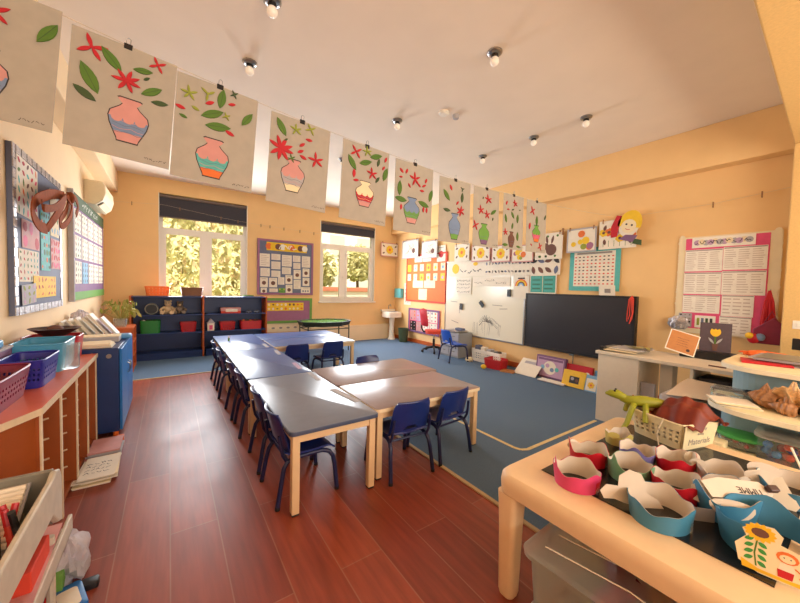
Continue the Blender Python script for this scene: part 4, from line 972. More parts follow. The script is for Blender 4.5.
# ---- little orange shelf with dried plants
t = thing('toy_shelf', 'low orange wooden shelf between blue cabinet and bookshelf', 'shelf', (-.71, 6.95, .008))
for y in (-.27, .27): MB().box((-.24, y-.012, 0), (.24, y+.012, .7), 'orange_wood').build('side_panel', t, .003)
for z in (.03, .24, .46, .69): MB().box((-.24, -.26, z), (.24, .26, z+.018), 'orange_wood').build('shelf', t, .003)
MB().box((-.24, -.26, .03), (-.225, .26, .7), 'orange_wood').build('back_panel', t)
t = thing('dried_plant', 'bunch of olive yellow dried leaves standing behind the books', 'plant', (-.64, 6.85, .717))
MB().lathe([(.07, 0), (.09, .1), (.085, .14), (.07, .14), (.07, .02), (.01, .02)], 'clear_plastic', 14).build('vase', t)
b = MB(); R = random.Random(8)
for k in range(70):
    a = R.uniform(0, 2*PI); l = R.uniform(.08, .26); e = Vector((math.cos(a)*l*.9, math.sin(a)*l*.9, .12+R.uniform(.05, .3)))
    b.tube([(0, 0, .1), e*.6+Vector((0, 0, .04)), e], .003, 'straw', 4); leaf(b, Matrix.Translation(e) @ Euler((R.uniform(0, 2), R.uniform(0, 2), a)).to_matrix().to_4x4(), 0, 0, R.uniform(.06, .12), 0, 0, 'straw' if k % 3 else 'p_lime', .002, .4)
b.build('foliage', t)
# ---- tall blue cabinet
t = thing('storage_cabinet', 'navy storage cabinet with bright blue doors next to the orange pigeonhole unit', 'cabinet', (-.655, 4.5, 0))
MB().box((-.3, -.53, .05), (.27, .53, .83), 'navy').build('body', t, .006)
for k, (a, c) in enumerate(((-.525, -.005), (.005, .525))):
    dr = MB().box((.272, a, .06), (.292, c, .82), 'cab_blue').build('door', t, .004)
    MB().tube([(.292, (c-.05 if k == 0 else a+.05), .5), (.312, (c-.05 if k == 0 else a+.05), .51), (.312, (c-.05 if k == 0 else a+.05), .59), (.292, (c-.05 if k == 0 else a+.05), .6)], .005, 'steel', 6).build('handle', dr)
MB().lathe([(.02, 0), (.02, .008)], 'steel', 12, M=Matrix.Translation((.2, -.531, .76)) @ Matrix.Rotation(PI/2, 4, 'X')).build('lock', t)
for x in (-.27, .24):
    for y in (-.5, .5): MB().lathe([(.02, 0), (.022, .05)], 'orange_plastic', 10, (x, y, 0)).build('foot', t)
TB = .832
def sheets(name, lab, loc, w, d, n, m='paper_white', rz=0, th=.006, jit=.02, cat='papers', seed=0):
    R = random.Random(seed); t = thing(name, lab, cat, loc, rz)
    for k in range(n):
        dx, dy = R.uniform(-jit, jit), R.uniform(-jit, jit); M = Matrix.Translation((dx, dy, k*th)) @ Matrix.Rotation(R.uniform(-.08, .08), 4, 'Z')
        MB().box((-w/2, -d/2, 0), (w/2, d/2, th*.85), m if isinstance(m, str) else m[k % len(m)], M).build('sheet', t)
    return t
sheets('paper_stack', 'stack of white papers at the near end of the navy cabinet top', (-.6, 4.12, TB), .3, .24, 6, ('paper_white', 'paper_cream'), th=.006)
t = thing('document_tray', 'long grey document tray lying across the navy cabinet', 'tray', (-.66, 4.5, TB))
MB().box((-.27, -.14, 0), (.24, .14, .05), 'p_silver').build('body', t, .006); MB().box((-.27, -.1, .051), (.24, .1, .056), 'paper_cream').build('paper', t)
for k in range(6):
    t = thing('picture_book', ('thin white book leaning in the row on the navy cabinet, nearest the wall', 'white book leaning second from the wall', 'grey white book leaning third from the wall', 'cream edged book leaning fourth in the row', 'white book leaning fifth, tallest of the row', 'thin lilac book at the open end of the leaning row')[k]+(' on the navy cabinet' if 0 < k < 5 else ''), 'book', (-.84+.068*k, 4.95, TB), group='books leaning in a row on the navy cabinet')
    M = Matrix.Rotation(-.62, 4, 'Y'); h_ = (.2, .22, .24, .25, .29, .24)[k]
    MB().box((0, -.1, 0), (.004, .1, h_), ('paper_white', 'p_silver', 'paper_cream', 'p_white', 'paper_cream', 'p_lilac')[k], M).box((.022, -.1, 0), (.026, .1, h_), 'p_white', M).box((0, .096, 0), (.026, .1, h_), 'p_silver', M).build('cover', t)
    MB().box((.004, -.097, .004), (.022, .096, h_-.004), 'paper_white', M).build('pages', t)
def crumple(name, lab, cat, loc, r, m, sc=(1, 1, 1), n=14, amp=.3, seed=1, th=0, group=None):
    R = random.Random(seed); ph = [(R.uniform(2, 7), R.uniform(2, 7), R.uniform(0, 6)) for _ in range(7)]
    def f(u, v):
        a, e = u*2*PI, -PI/2+PI*v; d = 1+amp*sum(math.sin(p*math.cos(a)*2+q*e+s_+math.sin(a)*p) for p, q, s_ in ph)/7*1.6
        z = max(math.sin(e)*d, -.75)
        return (r*sc[0]*math.cos(a)*math.cos(e)*d, r*sc[1]*math.sin(a)*math.cos(e)*d, r*sc[2]*(z+.75))
    b = MB().grid(f, n*2, n, m); b.fs = [False]*len(b.fs)
    return tag(b.build(name, loc=loc), lab, cat, group)
crumple('plastic_wrap', 'crumpled clear plastic wrapping standing by the wall behind the leaning books', 'plastic bag', (-.86, 5.35, TB), .13, 'bag_film', (.8, 1, 1.1), seed=3)
tag(MB().box((-.08, -.07, 0), (.08, .07, .05), 'cab_lightblue').build('cloth_bundle', loc=(-.42, 4.62, TB), bevel=.02), 'light blue folded cloths at the front edge of the navy cabinet', 'cloth')
mat('orange_top', (208, 92, 44), .42, .06, 6)
# ---- orange pigeonhole cabinet
t = thing('pigeonhole_cabinet', 'long orange pigeonhole cabinet with cream edging along the left wall', 'cabinet', (0, 0, 0))
XF = -.53; prof = [(-.95, 2.1), (-.66, 2.1), (XF, 2.37), (XF, 3.93), (-.95, 3.93)]
MB().prism(prof, .772, .8, 'orange_top').build('worktop', t, .002)
b = MB()
for p, q in ((prof[0], prof[1]), (prof[1], prof[2]), (prof[2], prof[3])):
    p, q = Vector(p), Vector(q); dd = (q-p).normalized(); n_ = Vector((dd.y, -dd.x))*.006
    b.prism([p, p+n_, q+n_, q], .768, .8005, 'edge_cream')
b.build('edge_trim', t)
pf = [Vector(p) for p in ((-.95, 2.115), (-.667, 2.115), (-.545, 2.375))]
b = MB().prism([(-.945, 2.12), (-.67, 2.12), (-.55, 2.38), (-.56, 2.39), (-.68, 2.14), (-.945, 2.14)], .02, .771, 'orange_panel_shaded'); b.build('end_panel', t)
MB().box((-.95, 2.14, .02), (-.93, 3.92, .77), 'orange_panel_shaded').build('back_panel', t)
MB().box((-.93, 2.39, .02), (-.56, 3.92, .05), 'orange_panel_shaded').build('bottom_panel', t)
posts = [2.385, 2.76, 3.17, 3.54, 3.91]
for y in posts:
    dv = MB().box((-.93, y-.012, .02), (-.54, y+.012, .771), 'orange_panel_shaded').build('divider', t)
    MB().box((-.54, y-.013, .0), (-.532, y+.013, .771), 'edge_cream').build('edge_strip', dv, .001)
for a, c in zip(posts[:-1], posts[1:]):
    for z in (.14, .26, .38, .50, .62):
        for y, sg in ((a+.012, 1), (c-.012, -1)):
            MB().tube([(-.92, y+sg*.012, z), (-.72, y+sg*.014, z+.002), (-.63, y+sg*.012, z+.004), (-.585, y+sg*.004, z+.012)], [.0075, .0075, .007, .005], 'edge_cream', 6).build('tray_runner', t)
TO = .801
basket('basket', 'dark magenta basket at the near end of the orange cabinet', 'basket', (-.795, 2.5, TO), .29, .56, .16, 'magenta', cols=14, rows=4)
t = thing('bottle', 'green capped tub lying in the magenta basket', 'tub', (-.8, 2.44, TO+.006))
MB().lathe([(.04, 0), (.045, .01), (.045, .1), (.04, .11)], 'p_darkgreen', 16).build('body', t); MB().lathe([(.047, .11), (.047, .14), (.04, .145)], 'p_teal', 16).build('lid', t)
basket('basket', 'blue violet basket behind the magenta one on the orange cabinet', 'basket', (-.715, 2.98, TO), .2, .38, .165, 'basket_blue', cols=10, rows=4)
t = sheets('paper_card', 'pale green card lying in the blue violet basket', (-.72, 2.98, TO+.09), .14, .12, 2, 'p_silver')
t = thing('storage_box', 'purple picture file standing against the wall behind the magenta basket', 'file', (-.89, 3.06, TO))
MB().box((-.045, -.15, 0), (.05, .13, .2), 'p_purple').build('body', t, .004); MB().box((-.05, -.155, .2), (.055, .135, .215), 'p_silver').build('rim', t, .003)
t = thing('glue_bottle', 'pale teal bottle with a white cap between purple file and blue basket', 'bottle', (-.92, 3.27, TO))
MB().lathe([(.03, 0), (.034, .01), (.034, .15), (.02, .18), (.018, .2)], 'teal_plastic', 16).build('body', t); MB().lathe([(.022, .2), (.022, .235), (.015, .24)], 'paper_white', 12).build('cap', t)
tag(MB().box((-.05, -.05, 0), (.05, .05, .05), 'cab_lightblue').box((-.03, -.04, .05), (.04, .03, .085), 'cab_blue').build('sponge_block', loc=(-.9, 3.05, TO+.215), bevel=.012), 'blue sponge blocks on top of the purple file', 'sponge')
basket('storage_tub', 'translucent light blue tub at the middle of the orange cabinet', 'tub', (-.745, 3.42, TO), .27, .42, .2, 'teal_plastic', solid=True, taper=.86)
t = thing('jug', 'clear plastic jug in front of the light blue tub', 'jug', (-.6, 3.36, TO))
MB().lathe([(.045, 0), (.05, .005), (.055, .17), (.058, .18), (.052, .18), (.047, .01), (.01, .01)], 'clear_plastic', 16).build('body', t)
MB().tube([(0, .055, .15), (0, .09, .14), (0, .09, .06), (0, .052, .04)], .006, 'clear_plastic', 6).build('handle', t)
basket('tray', 'red plastic tray behind the light blue tub on the orange cabinet', 'tray', (-.77, 3.79, TO), .32, .26, .19, 'red_plastic', solid=True, taper=.9)
t = thing('serving_bowl', 'dark brown bowl standing on the rim of the red tray', 'bowl', (-.76, 3.78, TO+.196))
MB().lathe([(.07, 0), (.075, .006), (.15, .055), (.155, .06), (.14, .06), (.07, .014), (.01, .012)], 'dark_brown', 24).build('bowl', t)
MB().ball((0, 0, .055), .05, 'p_brown', 7, sc=(1, 1, .55)).build('contents', t)
tag(MB().lathe([(.05, 0), (.05, .002), (.012, .09), (.008, .1)], 'paper_cream', 14).build('paper_cone', loc=(-.89, 3.6, TO)), 'small cream paper cone between light blue tub and brown bowl', 'cone')
# ---- papers on the floor
t = sheets('paper_stack', 'pile of white printed papers sticking out on the floor by the orange cabinet', (-.44, 3.28, 0.0), .2, .36, 7, ('paper_white', 'paper_cream'), th=.008, seed=4)
b = MB(); [scrawl(b, Matrix.Translation((0, 0, .0585)), -.07, -.12+k*.05, .14, .03, 0) for k in range(4)]; b.build('handwriting', t)
sheets('paper_stack', 'smaller pile of grey and pink folders on the floor nearer the navy cabinet', (-.45, 3.66, 0.0), .2, .3, 5, ('p_silver', 'p_pink', 'p_silver'), th=.014, seed=6)
tag(MB().cbox((0, 0, .02), (.05, .05, .04), 'orange_plastic').build('toy_brick', loc=(-.37, 3.88, 0), bevel=.004), 'small orange block on the floor at the corner of the navy cabinet', 'toy')
# ---- cream desktop rack in the near left corner
t = thing('marker_trolley', 'cream two tier trolley cut off by the left edge, full of markers', 'trolley', (-.6, 1.35, 0), .0)
x0, x1, y0, y1 = -.25, .25, -.5, .45
def side_y(x): return [(y0, .59), (y1-.12, .585), (y1-.05, .52), (y1, .5), (y1, .68), (y1-.02, .715), (y1-.07, .73), (y1-.12, .715), (y0, .7)]
Mx = Matrix(((0, 0, 1, 0), (1, 0, 0, 0), (0, 1, 0, 0), (0, 0, 0, 1)))
for x in (x1-.02, x0): MB().prism(side_y(0), x, x+.02, 'rack_cream', Mx).build('side_panel', t, .006)
MB().box((x0+.02, y1-.02, .5), (x1-.02, y1, .715), 'rack_grey').build('end_panel', t, .006)
MB().box((x0+.02, y0, .56), (x1-.02, y0+.02, .7), 'rack_cream').build('end_panel', t, .006)
MB().box((x0+.02, y0+.02, .56), (x1-.02, y1-.02, .572), 'rack_grey').build('tray_floor', t)
MB().box((x0, y0, .36), (x1+.0, y1+.16, .372), 'rack_cream').build('shelf', t, .004)
MB().box((x1-.015, y0, .36), (x1+.0, y1+.16, .43), 'rack_cream').build('shelf_rim', t, .004)
for x in (x0+.03, x1-.03):
    for y in (y0+.03, y1-.03):
        MB().tube([(x, y, .03), (x, y, .46)], .014, 'rack_cream', 8).build('leg', t)
        MB().lathe([(.018, 0), (.022, .01), (.018, .03)], 'black', 10, (x, y, 0)).build('castor', t)
MB().tube([(x1-.04, y1-.03, .56), (x1-.05, y1-.05, .6), (x1-.05, y1-.09, .62)], .003, 'steel', 6).build('hook', t)
tx, ty = -.6, 1.35; PT = .574
t = thing('marker_tray', 'white tray with a row of white marker pens leaning in the trolley', 'tray', (-.475, 1.62, PT+.05), .05)
Mr = Matrix.Rotation(.32, 4, 'X')
MB().box((-.055, -.13, 0), (.055, .17, .008), 'p_silver', Mr).build('tray', t)
for k in range(11):
    y = -.1+k*.024; MB().tube([(-.048, y, .018), (.048, y, .018)], .0095, 'paper_white', 8, M=Mr).build('marker_pen', t)
t = thing('number_board', 'white board with rows of small round holes leaning in the trolley', 'board', (-.595, 1.62, PT+.05), .05)
b = MB().box((-.09, -.13, 0), (.09, .19, .008), 'p_silver', Mr); b.build('board', t)
b = MB()
for i in range(6):
    for j in range(11): disc(b, Mr, -.07+i*.028, -.1+j*.026, .006, .0088, 'ink_grey', 7)
b.build('holes', t)
R = random.Random(31)
for k in range(16):
    red = k % 3 != 1; p = Vector((-.44+R.uniform(-.08, .05), 1.5+R.uniform(-.06, .06), PT)); e = Vector((R.uniform(-.04, .02), R.uniform(-.02, .05), .135))
    t = thing('marker_pen', ('red' if red else 'black')+' marker pen standing in the cream trolley', 'pen', p, group=('red' if red else 'black')+' marker pens in the trolley')
    MB().tube([(0, 0, 0), e*.65], .009, 'p_redframe' if red else 'ink', 8).build('barrel', t); MB().tube([e*.65, e], .0095, 'red_plastic' if red else 'black', 8).build('cap', t)
sheets('paper_stack', 'pale papers lying on the lower shelf of the cream trolley', (tx+.09, ty+.3, .373), .28, .5, 5, ('paper_white', 'p_pink', 'paper_cream'), th=.012, seed=9)
tag(MB().box((-.04, -.1, 0), (.04, .1, .07), 'p_redframe').build('small_box', loc=(-.41, 1.62, .43), bevel=.004), 'small red box tucked under the side panel of the cream trolley', 'box')
crumple('plastic_bag', 'crumpled transparent plastic bag on the floor beside the cream trolley', 'plastic bag', (-.42, 2.2, 0.0), .125, 'bag_film', (.75, 1.15, .85), seed=7, n=16, amp=.42)
t = thing('snack_packet', 'bright blue packet with a white panel on the floor at the lower left', 'packet', (-.37, 1.97, 0.0), .3)
MB().rbox((-.055, -.09, .0), (.055, .09, .05), .02, 'cab_blue').build('packet', t); MB().rbox((-.035, -.07, .048), (.035, .05, .053), .015, 'paper_white').build('front_panel', t)
tag(MB().rbox((-.035, -.025, 0), (.035, .03, .03), .015, 'black').build('black_block', loc=(-.315, 2.06, 0)), 'black rounded object lying beside the blue packet', 'object')
tag(MB().box((-.02, -.03, 0), (.02, .03, .12), 'p_grassgreen').build('toy_block', loc=(-.42, 2.06, 0), bevel=.003), 'thin green block between plastic bag and blue packet', 'toy')
tag(MB().box((-.03, -.04, 0), (.03, .04, .12), 'red_plastic').build('toy_block', loc=(-.47, 2.03, 0), bevel=.003), 'red block standing behind the blue packet', 'toy')
tag(MB().box((-.03, -.08, 0), (.03, .08, .03), 'p_yellow').build('toy_block', loc=(-.62, 2.92, .05), bevel=.003), 'yellow block in the lowest pigeonhole of the orange cabinet', 'toy')
# ---- bits on the tables
for k, (x, y, rz, lab) in enumerate(((1.16, 5.1, -.05, 'paper name strip on the far blue table, furthest from the camera'), (1.18, 4.52, -.1, 'paper name strip near the seam of the far blue tables'), (1.17, 3.67, -.08, 'pinkish paper name strip beside the mauve tables'),
        (1.175, 3.16, -.04, 'paper name strip on the slate table near its far seam'))):
    M = Matrix.Rotation(PI/2+rz, 4, 'Z'); b = MB().box((-.16, -.022, 0), (.16, .022, .0015), 'p_silver' if k != 2 else 'p_lilac', M); scrawl(b, M @ Matrix.Translation((0, 0, .0022)), -.1, -.015, .2, .03, 0, 'ink_grey'); tag(b.build('name_strip', loc=(x, y, .5505)), lab, 'paper strip', 'name strips stuck on the tables')
M = Matrix.Rotation(PI/2+.13, 4, 'Z')
tag(MB().box((-.2, -.03, 0), (.2, .03, .0012), 'p_silver', M).box((-.19, .02, .0012), (.19, .024, .0016), 'ink_grey', M).box((-.19, -.024, .0012), (.19, -.02, .0016), 'ink_grey', M).build('name_strip', loc=(1.19, 2.48, .5505)), 'long clear name strip with dark edges at the near right of the slate table', 'paper strip')
t = thing('glue_stick', 'tiny green and white glue stick standing on the farthest left table', 'glue stick', (.76, 5.75, .551))
MB().lathe([(.014, 0), (.014, .05)], 'p_grassgreen', 12).build('body', t); MB().lathe([(.015, .05), (.015, .075), (.012, .077)], 'paper_white', 12).build('cap', t)
# ================================================================= whiteboard corner
for n_, c_ in {'seat_red': (206, 34, 52), 'unit_grey': (150, 150, 150), 'desk_white': (226, 216, 198), 'unit_blue': (132, 164, 178), 'unit_top': (242, 228, 186), 'cream_plastic': (238, 206, 164), 'mat_black': (30, 30, 32),
               'basket_cream': (226, 212, 172), 'rust_cloth': (112, 32, 14), 'lizard_green': (146, 150, 34), 'card_white': (214, 200, 184), 'card_grey': (206, 194, 180), 'crown_red': (196, 22, 40), 'crown_pink': (214, 66, 120),
               'crown_blue': (66, 132, 168), 'crown_green': (120, 170, 130), 'crown_violet': (120, 112, 176), 'crown_olive': (186, 170, 90), 'shell': (176, 132, 88), 'shell_light': (226, 196, 150), 'lid_green': (60, 150, 70), 'amber': (190, 126, 70), 'sun_yellow': (240, 190, 40), 'unit_edge': (240, 232, 206)}.items():
    mat(n_, c_, .5, .02 if n_[:4] in ('desk', 'unit', 'crea', 'crow', 'card') else .06, 24)
mat('shell_rough', (168, 120, 80), .5, .5, 30, .5)
mat('shell_pale', (220, 180, 130), .45, .35, 40, .4)
mat('tub_frost', (240, 240, 230), .3, .02, 8, trans=.85, ior=1.1)
mat('tub_clear', (244, 248, 240), .06, .02, 8, trans=.9, ior=1.08)
c2 = make_chair('bright blue chair standing on the carpet in front of the grey unit', 'chair_bright', 'chair_leg')
c2.location = (4.72, 4.84, .009); c2.rotation_euler[2] = -1.75; c2.scale = (1.05, 1.05, 1.05)
t = thing('swivel_chair', 'red swivel chair on black castor base near the sink corner', 'chair', (4.95, 5.72, .009), .0)
b = MB(); M = Matrix.Rotation(1.0, 4, 'Z')
MB().rbox((-.2, -.2, .43), (.2, .2, .5), .09, 'p_redframe', 6, M).build('seat', t)
MB().grid(lambda u, v: ((u-.5)*.36*(1-.25*(2*v-1)**4), .2+.05*v-.1*(2*u-1)**2+.05, .62+.34*v), 10, 10, 'seat_red', .05, M=M).build('backrest', t)
MB().tube([(0, .1, .45), (0, .24, .46), (0, .29, .55), (0, .29, .66)], .018, 'black', 8, M=M).build('back_post', t)
MB().tube([(0, 0, .1), (0, 0, .3)], .028, 'black', 12).tube([(0, 0, .3), (0, 0, .44)], .016, 'steel', 10).build('gas_column', t)
for k in range(5):
    a = 2*PI*k/5+.3; x, y = .27*math.cos(a), .27*math.sin(a)
    lg = MB().tube([(0, 0, .12), (x*.5, y*.5, .1), (x, y, .065)], [.026, .022, .016], 'black', 8).build('base_leg', t)
    MB().lathe([(.026, -.022), (.03, -.015), (.03, .015), (.026, .022)], 'black', 12, M=Matrix.Translation((x, y, .03)) @ Matrix.Rotation(a, 4, 'Z') @ Matrix.Rotation(PI/2, 4, 'X')).build('castor', t)
t = thing('storage_unit', 'low grey unit of drawers under the whiteboard, behind the bright blue chair', 'cabinet', (5.14, 5.2, .008))
MB().box((-.2, -.28, 0), (.2, .28, .52), 'unit_grey').build('body', t, .006)
for y in (-.14, .14):
    for z in (.04, .2, .36):
        dr = MB().box((-.212, y-.13, z), (-.2, y+.13, z+.145), 'p_silver').build('drawer', t, .003); MB().box((-.222, y-.04, z+.08), (-.212, y+.04, z+.095), 'rack_grey').build('handle', dr, .002)
sheets('paper_stack', 'untidy pale papers on the grey drawer unit under the whiteboard', (5.12, 5.2, .529), .3, .4, 5, ('paper_white', 'p_silver', 'ink_grey'), th=.008, jit=.05, seed=2)
tag(MB().box((-.06, -.1, 0), (.06, .1, .05), 'p_slate').build('pencil_case', loc=(5.1, 5.05, .575), bevel=.015), 'dark pencil case on the papers of the grey drawer unit', 'case')
crumple('soft_toy', 'small cream crumpled soft toy on the carpet by the bright blue chair', 'soft toy', (4.95, 4.62, .008), .07, 'paper_cream', (1.1, 1, .7), seed=11)
t = basket('storage_basket', 'long white mesh basket against the wall under the whiteboard', 'basket', (5.2, 4.35, .008), .2, .75, .24, 'upvc', taper=.95, cols=16, rows=4)
for k, (y, m) in enumerate(((4.12, 'black'), (4.3, 'p_silver'), (4.45, 'paper_white'), (4.6, 'p_slate'))): tag(MB().box((-.06, -.05, 0), (.06, .05, .25+.02*k), m).build('small_box', loc=(5.2, y, .014), bevel=.008), ('black', 'silver grey', 'white', 'slate blue')[k]+' item standing in the long white mesh basket', 'box')
t = basket('toy_crate', 'red plastic crate on the floor under the whiteboard end', 'box', (4.98, 3.98, .008), .3, .36, .17, 'red_plastic', taper=.9, solid=True, rz=.15)
tag(MB().ball((0, 0, .04), .05, 'sun_yellow', 7, sc=(1, 1, .8)).build('toy_ball', loc=(4.72, 4.05, .009)), 'small yellow toy ball in front of the red crate', 'ball')
tag(MB().box((-.1, -.12, 0), (.1, .12, .02), 'amber').build('puzzle_board', loc=(4.95, 3.68, .009), rz=.3), 'thin orange wooden board on the carpet right of the red crate', 'board')
def lean(name, lab, cat, y, w, h, th, m, x=5.3, slope=.5, rz=0, draw=None, z=.009):
    t = thing(name, lab, cat, (x, y, z), rz); M = Matrix.Rotation(-slope if False else slope, 4, 'Y')
    # board standing on the floor, its top leaning towards the wall (+x)
    MB().box((-th, -w/2, 0), (0, w/2, h), m, M).build('body', t, .003)
    if draw:
        b = MB(); T = M @ Matrix(((0, 0, -1, -th), (-1, 0, 0, 0), (0, 1, 0, h/2), (0, 0, 0, 1))); draw(b, T, w/2, h/2); b.build('front_print', t)
    return t
lean('drawing_board', 'white board leaning low against the wall below the screen corner', 'board', 3.38, .42, .36, .008, 'paper_white', 4.98, .85, draw=lambda b, M, w, h: rect2(b, M, -w*.6, h*.4, w*.6, h*.7, .001, 'p_silver'))
def game(b, M, w, h):
    rect2(b, M, -w*.9, -h*.85, w*.9, h*.85, .001, 'p_lilac'); disc(b, M, 0, -h*.05, h*.62, .002, 'paper_white', 16); [disc(b, M, -w*.5+k*w*.33, -h*.05+h*.2*math.sin(k*2), h*.2, .003+.0004*k, ('p_skyblue', 'p_lilac', 'p_blue', 'p_teal')[k], 9) for k in range(4)]; rect2(b, M, -w*.85, h*.6, w*.85, h*.8, .0035, 'p_purple')
lean('game_box', 'purple and lilac game box standing below the black screen', 'box', 3.03, .5, .36, .08, 'p_purple', 5.22, .12, draw=game)
sheets('picture_book', 'flat pink and white books lying on the carpet before the purple game box', (5.0, 2.88, .009), .16, .42, 2, ('p_pink', 'p_white'), th=.012, cat='books', rz=.05)
def redp(b, M, w, h):
    for k in range(6): disc(b, M, -w*.7+k*w*.28, h*.3*math.sin(k*3), h*.25, .001+.0005*k, ('p_redframe', 'p_white', 'p_hotpink', 'p_yellow')[k % 4], 9)
lean('game_box', 'red patterned game box behind the yellow book', 'box', 2.6, .42, .3, .06, 'crown_red', 5.24, .18, draw=redp)
tag(MB().box((-.06, -.19, 0), (.06, .19, .05), 'p_brown').build('wooden_box', loc=(5.3, 2.42, .3), bevel=.004), 'brown wooden tray resting on top of the boxes by the white desk', 'tray').location = (5.3, 2.38, .008)
def yb(b, M, w, h):
    rect2(b, M, -w*.85, -h*.8, w*.85, h*.8, .001, 'sun_yellow'); rect2(b, M, -w*.35, -h*.55, w*.5, h*.3, .002, 'ink'); disc(b, M, -w*.1, 0, h*.2, .003, 'p_silver', 9); disc(b, M, w*.3, -h*.15, h*.2, .0032, 'p_brown', 9)
lean('picture_book', 'bright yellow book with a dark animal picture leaning below the screen', 'book', 2.57, .34, .25, .02, 'sun_yellow', 5.02, .3, draw=yb)
def bb(b, M, w, h):
    rect2(b, M, -w*.85, -h*.85, w*.85, h*.6, .001, 'paper_white'); flower(b, M, 0, -h*.2, w*.55, .002, 'sun_yellow', 'p_orange', 6)
lean('picture_book', 'light blue book with a yellow chick picture next to the yellow book', 'book', 2.3, .17, .24, .02, 'p_skyblue', 5.0, .3, draw=bb)
lean('picture_book', 'blue book standing against the wall behind the light blue book', 'book', 2.2, .34, .27, .03, 'cab_lightblue', 5.26, .1)
lean('picture_book', 'small amber book half hidden by the white desk', 'book', 2.12, .14, .14, .02, 'amber', 5.0, .2)
# ================================================================= white desk
t = thing('teacher_desk', 'white desk with open bays under its top, right of the screen', 'desk', (4.32, 1.2, .008)); X0 = -.32
MB().box((-.34, -.56, .755), (.3, .6, .79), 'desk_white').build('desktop', t, .005)
MB().box((X0, .18, 0), (X0+.02, .575, .755), 'desk_white').build('front_panel', t, .003)
MB().box((X0+.02, .555, 0), (.28, .575, .755), 'desk_white').build('side_panel', t, .003)
MB().box((X0+.02, .18, 0), (.28, .2, .755), 'desk_white').build('side_panel', t, .003)
MB().box((X0+.16, -.06, 0), (.0, .04, .755), 'desk_white').build('support_post', t, .003)
MB().box((X0, -.26, 0), (.28, -.235, .755), 'desk_white').build('side_panel', t, .003)
MB().box((X0, -.55, 0), (.28, -.53, .755), 'desk_white').build('side_panel', t, .003)
MB().box((X0+.01, -.53, .48), (.28, -.26, .5), 'desk_white').build('shelf', t, .002)
MB().box((X0+.06, .05, .3), (X0+.1, .17, .52), 'p_silver').build('drawer_front', t)
tag(MB().box((-.05, -.05, 0), (.05, .05, .035), 'p_slate').box((-.05, -.05, .035), (.05, .05, .05), 'paper_white').box((-.05, -.05, .05), (.05, .05, .07), 'cab_blue').build('book_stack', loc=(4.14, 1.31, .3)), 'blue and white books seen in the narrow desk bay', 'books').location = (4.14, 1.31, .008)
t = thing('printer', 'black printer in the right bay under the white desk', 'printer', (4.2, .81, .509))
MB().rbox((-.17, -.125, 0), (.17, .125, .15), .02, 'black').build('body', t); MB().box((-.19, -.1, .06), (-.165, .1, .075), 'ink').build('paper_slot', t, .003); MB().rbox((-.15, -.11, .15), (.15, .11, .175), .02, 'ink').build('scanner_lid', t)
t = sheets('magazine_pile', 'loose pile of pale magazines at the near corner of the white desk', (4.25, 1.6, .799), .3, .3, 6, ('paper_white', 'p_silver', 'paper_cream', 'rack_grey'), th=.007, jit=.07, cat='magazines', seed=5)
b = MB(); R = random.Random(4)
for k in range(14): leaf(b, Matrix.Translation((R.uniform(-.1, .15), R.uniform(-.25, -.05), .045+.002*k)) @ Euler((R.uniform(-.2, .2), R.uniform(-.2, .2), R.uniform(0, 6))).to_matrix().to_4x4(), 0, 0, .12, 0, 0, 'straw' if k % 2 else 'rack_grey', .002, .3)
b.build('dried_leaves', loc=(0, 0, 0)); tag(bpy.data.objects['dried_leaves'], 'dry grey green leaves lying at the edge of the magazine pile', 'leaves'); bpy.data.objects['dried_leaves'].location = (4.25, 1.6, .799)
tag(MB().box((-.03, -.025, 0), (.03, .025, .045), 'black').build('desk_clip', loc=(4.06, 1.755, .799), bevel=.004), 'small black clip at the near left corner of the white desk', 'clip')
tag(MB().tube([(0, -.06, .006), (0, .06, .006)], .006, 'p_brown', 8).build('pencil', loc=(4.1, .8, .799)), 'dark pencil lying on the white desk before the printer bay', 'pencil')
def leaner(name, lab, cat, loc, w, h, th, m, rx, rz, front, roll=0):
    t = thing(name, lab, cat, loc, rz); M = Matrix.Rotation(rx, 4, 'X') @ Matrix.Rotation(roll, 4, 'Y')
    MB().box((-w/2, 0, 0), (w/2, th, h), m, M).build('frame', t, .002); b = MB(); front(b, M @ Matrix(((1, 0, 0, 0), (0, 0, -1, 0), (0, 1, 0, h/2), (0, 0, 0, 1))), w/2, h/2); b.build('front', t); return t
def fr_wood(b, M, w, h): rect2(b, M, -w*.93, -h*.92, w*.93, h*.92, .001, 'amber'); [scrawl(b, M, -w*.4, h*.3-k*h*.22, w*.8, h*.07, .002, 'p_brown', t=.003) for k in range(4)]; disc(b, M, w*.5, -h*.6, h*.14, .002, 'dark_brown', 8)
leaner('framed_card', 'tilted framed orange brown card leaning on the white desk', 'card', (4.4, 1.16, .845), .25, .24, .012, 'upvc', -.45, -1.05, fr_wood, roll=.32)
def fr_tulip(b, M, w, h):
    rect2(b, M, -w*.98, -h*.98, w*.98, h*.98, .001, 'ink_tulip'); 
    for k in (-1, 0, 1): leaf(b, M, k*w*.16, h*.35, h*.55, PI/2+k*-.25, .002+.001*k+.001, 'sun_yellow', .003, .5)
    stroke(b, M, [(0, h*.1), (.0, -h*.5)], .012, .004, 'p_green'); leaf(b, M, w*.25, -h*.2, h*.5, .9, .004, 'p_silver', .002, .25); leaf(b, M, -w*.25, -h*.2, h*.5, 2.2, .004, 'p_silver', .002, .25)
    b.poly([(-w*.2, -h*.4, .006), (w*.2, -h*.4, .006), (w*.12, -h*.85, .006), (-w*.12, -h*.85, .006)][::-1], 'p_brown', M)
mat('ink_tulip', (84, 68, 76), .6, .08)
leaner('tulip_picture', 'dark square picture of a yellow tulip leaning behind the white desk', 'picture', (4.62, .93, .86), .24, .31, .012, 'black', -.12, -1.35, fr_tulip)
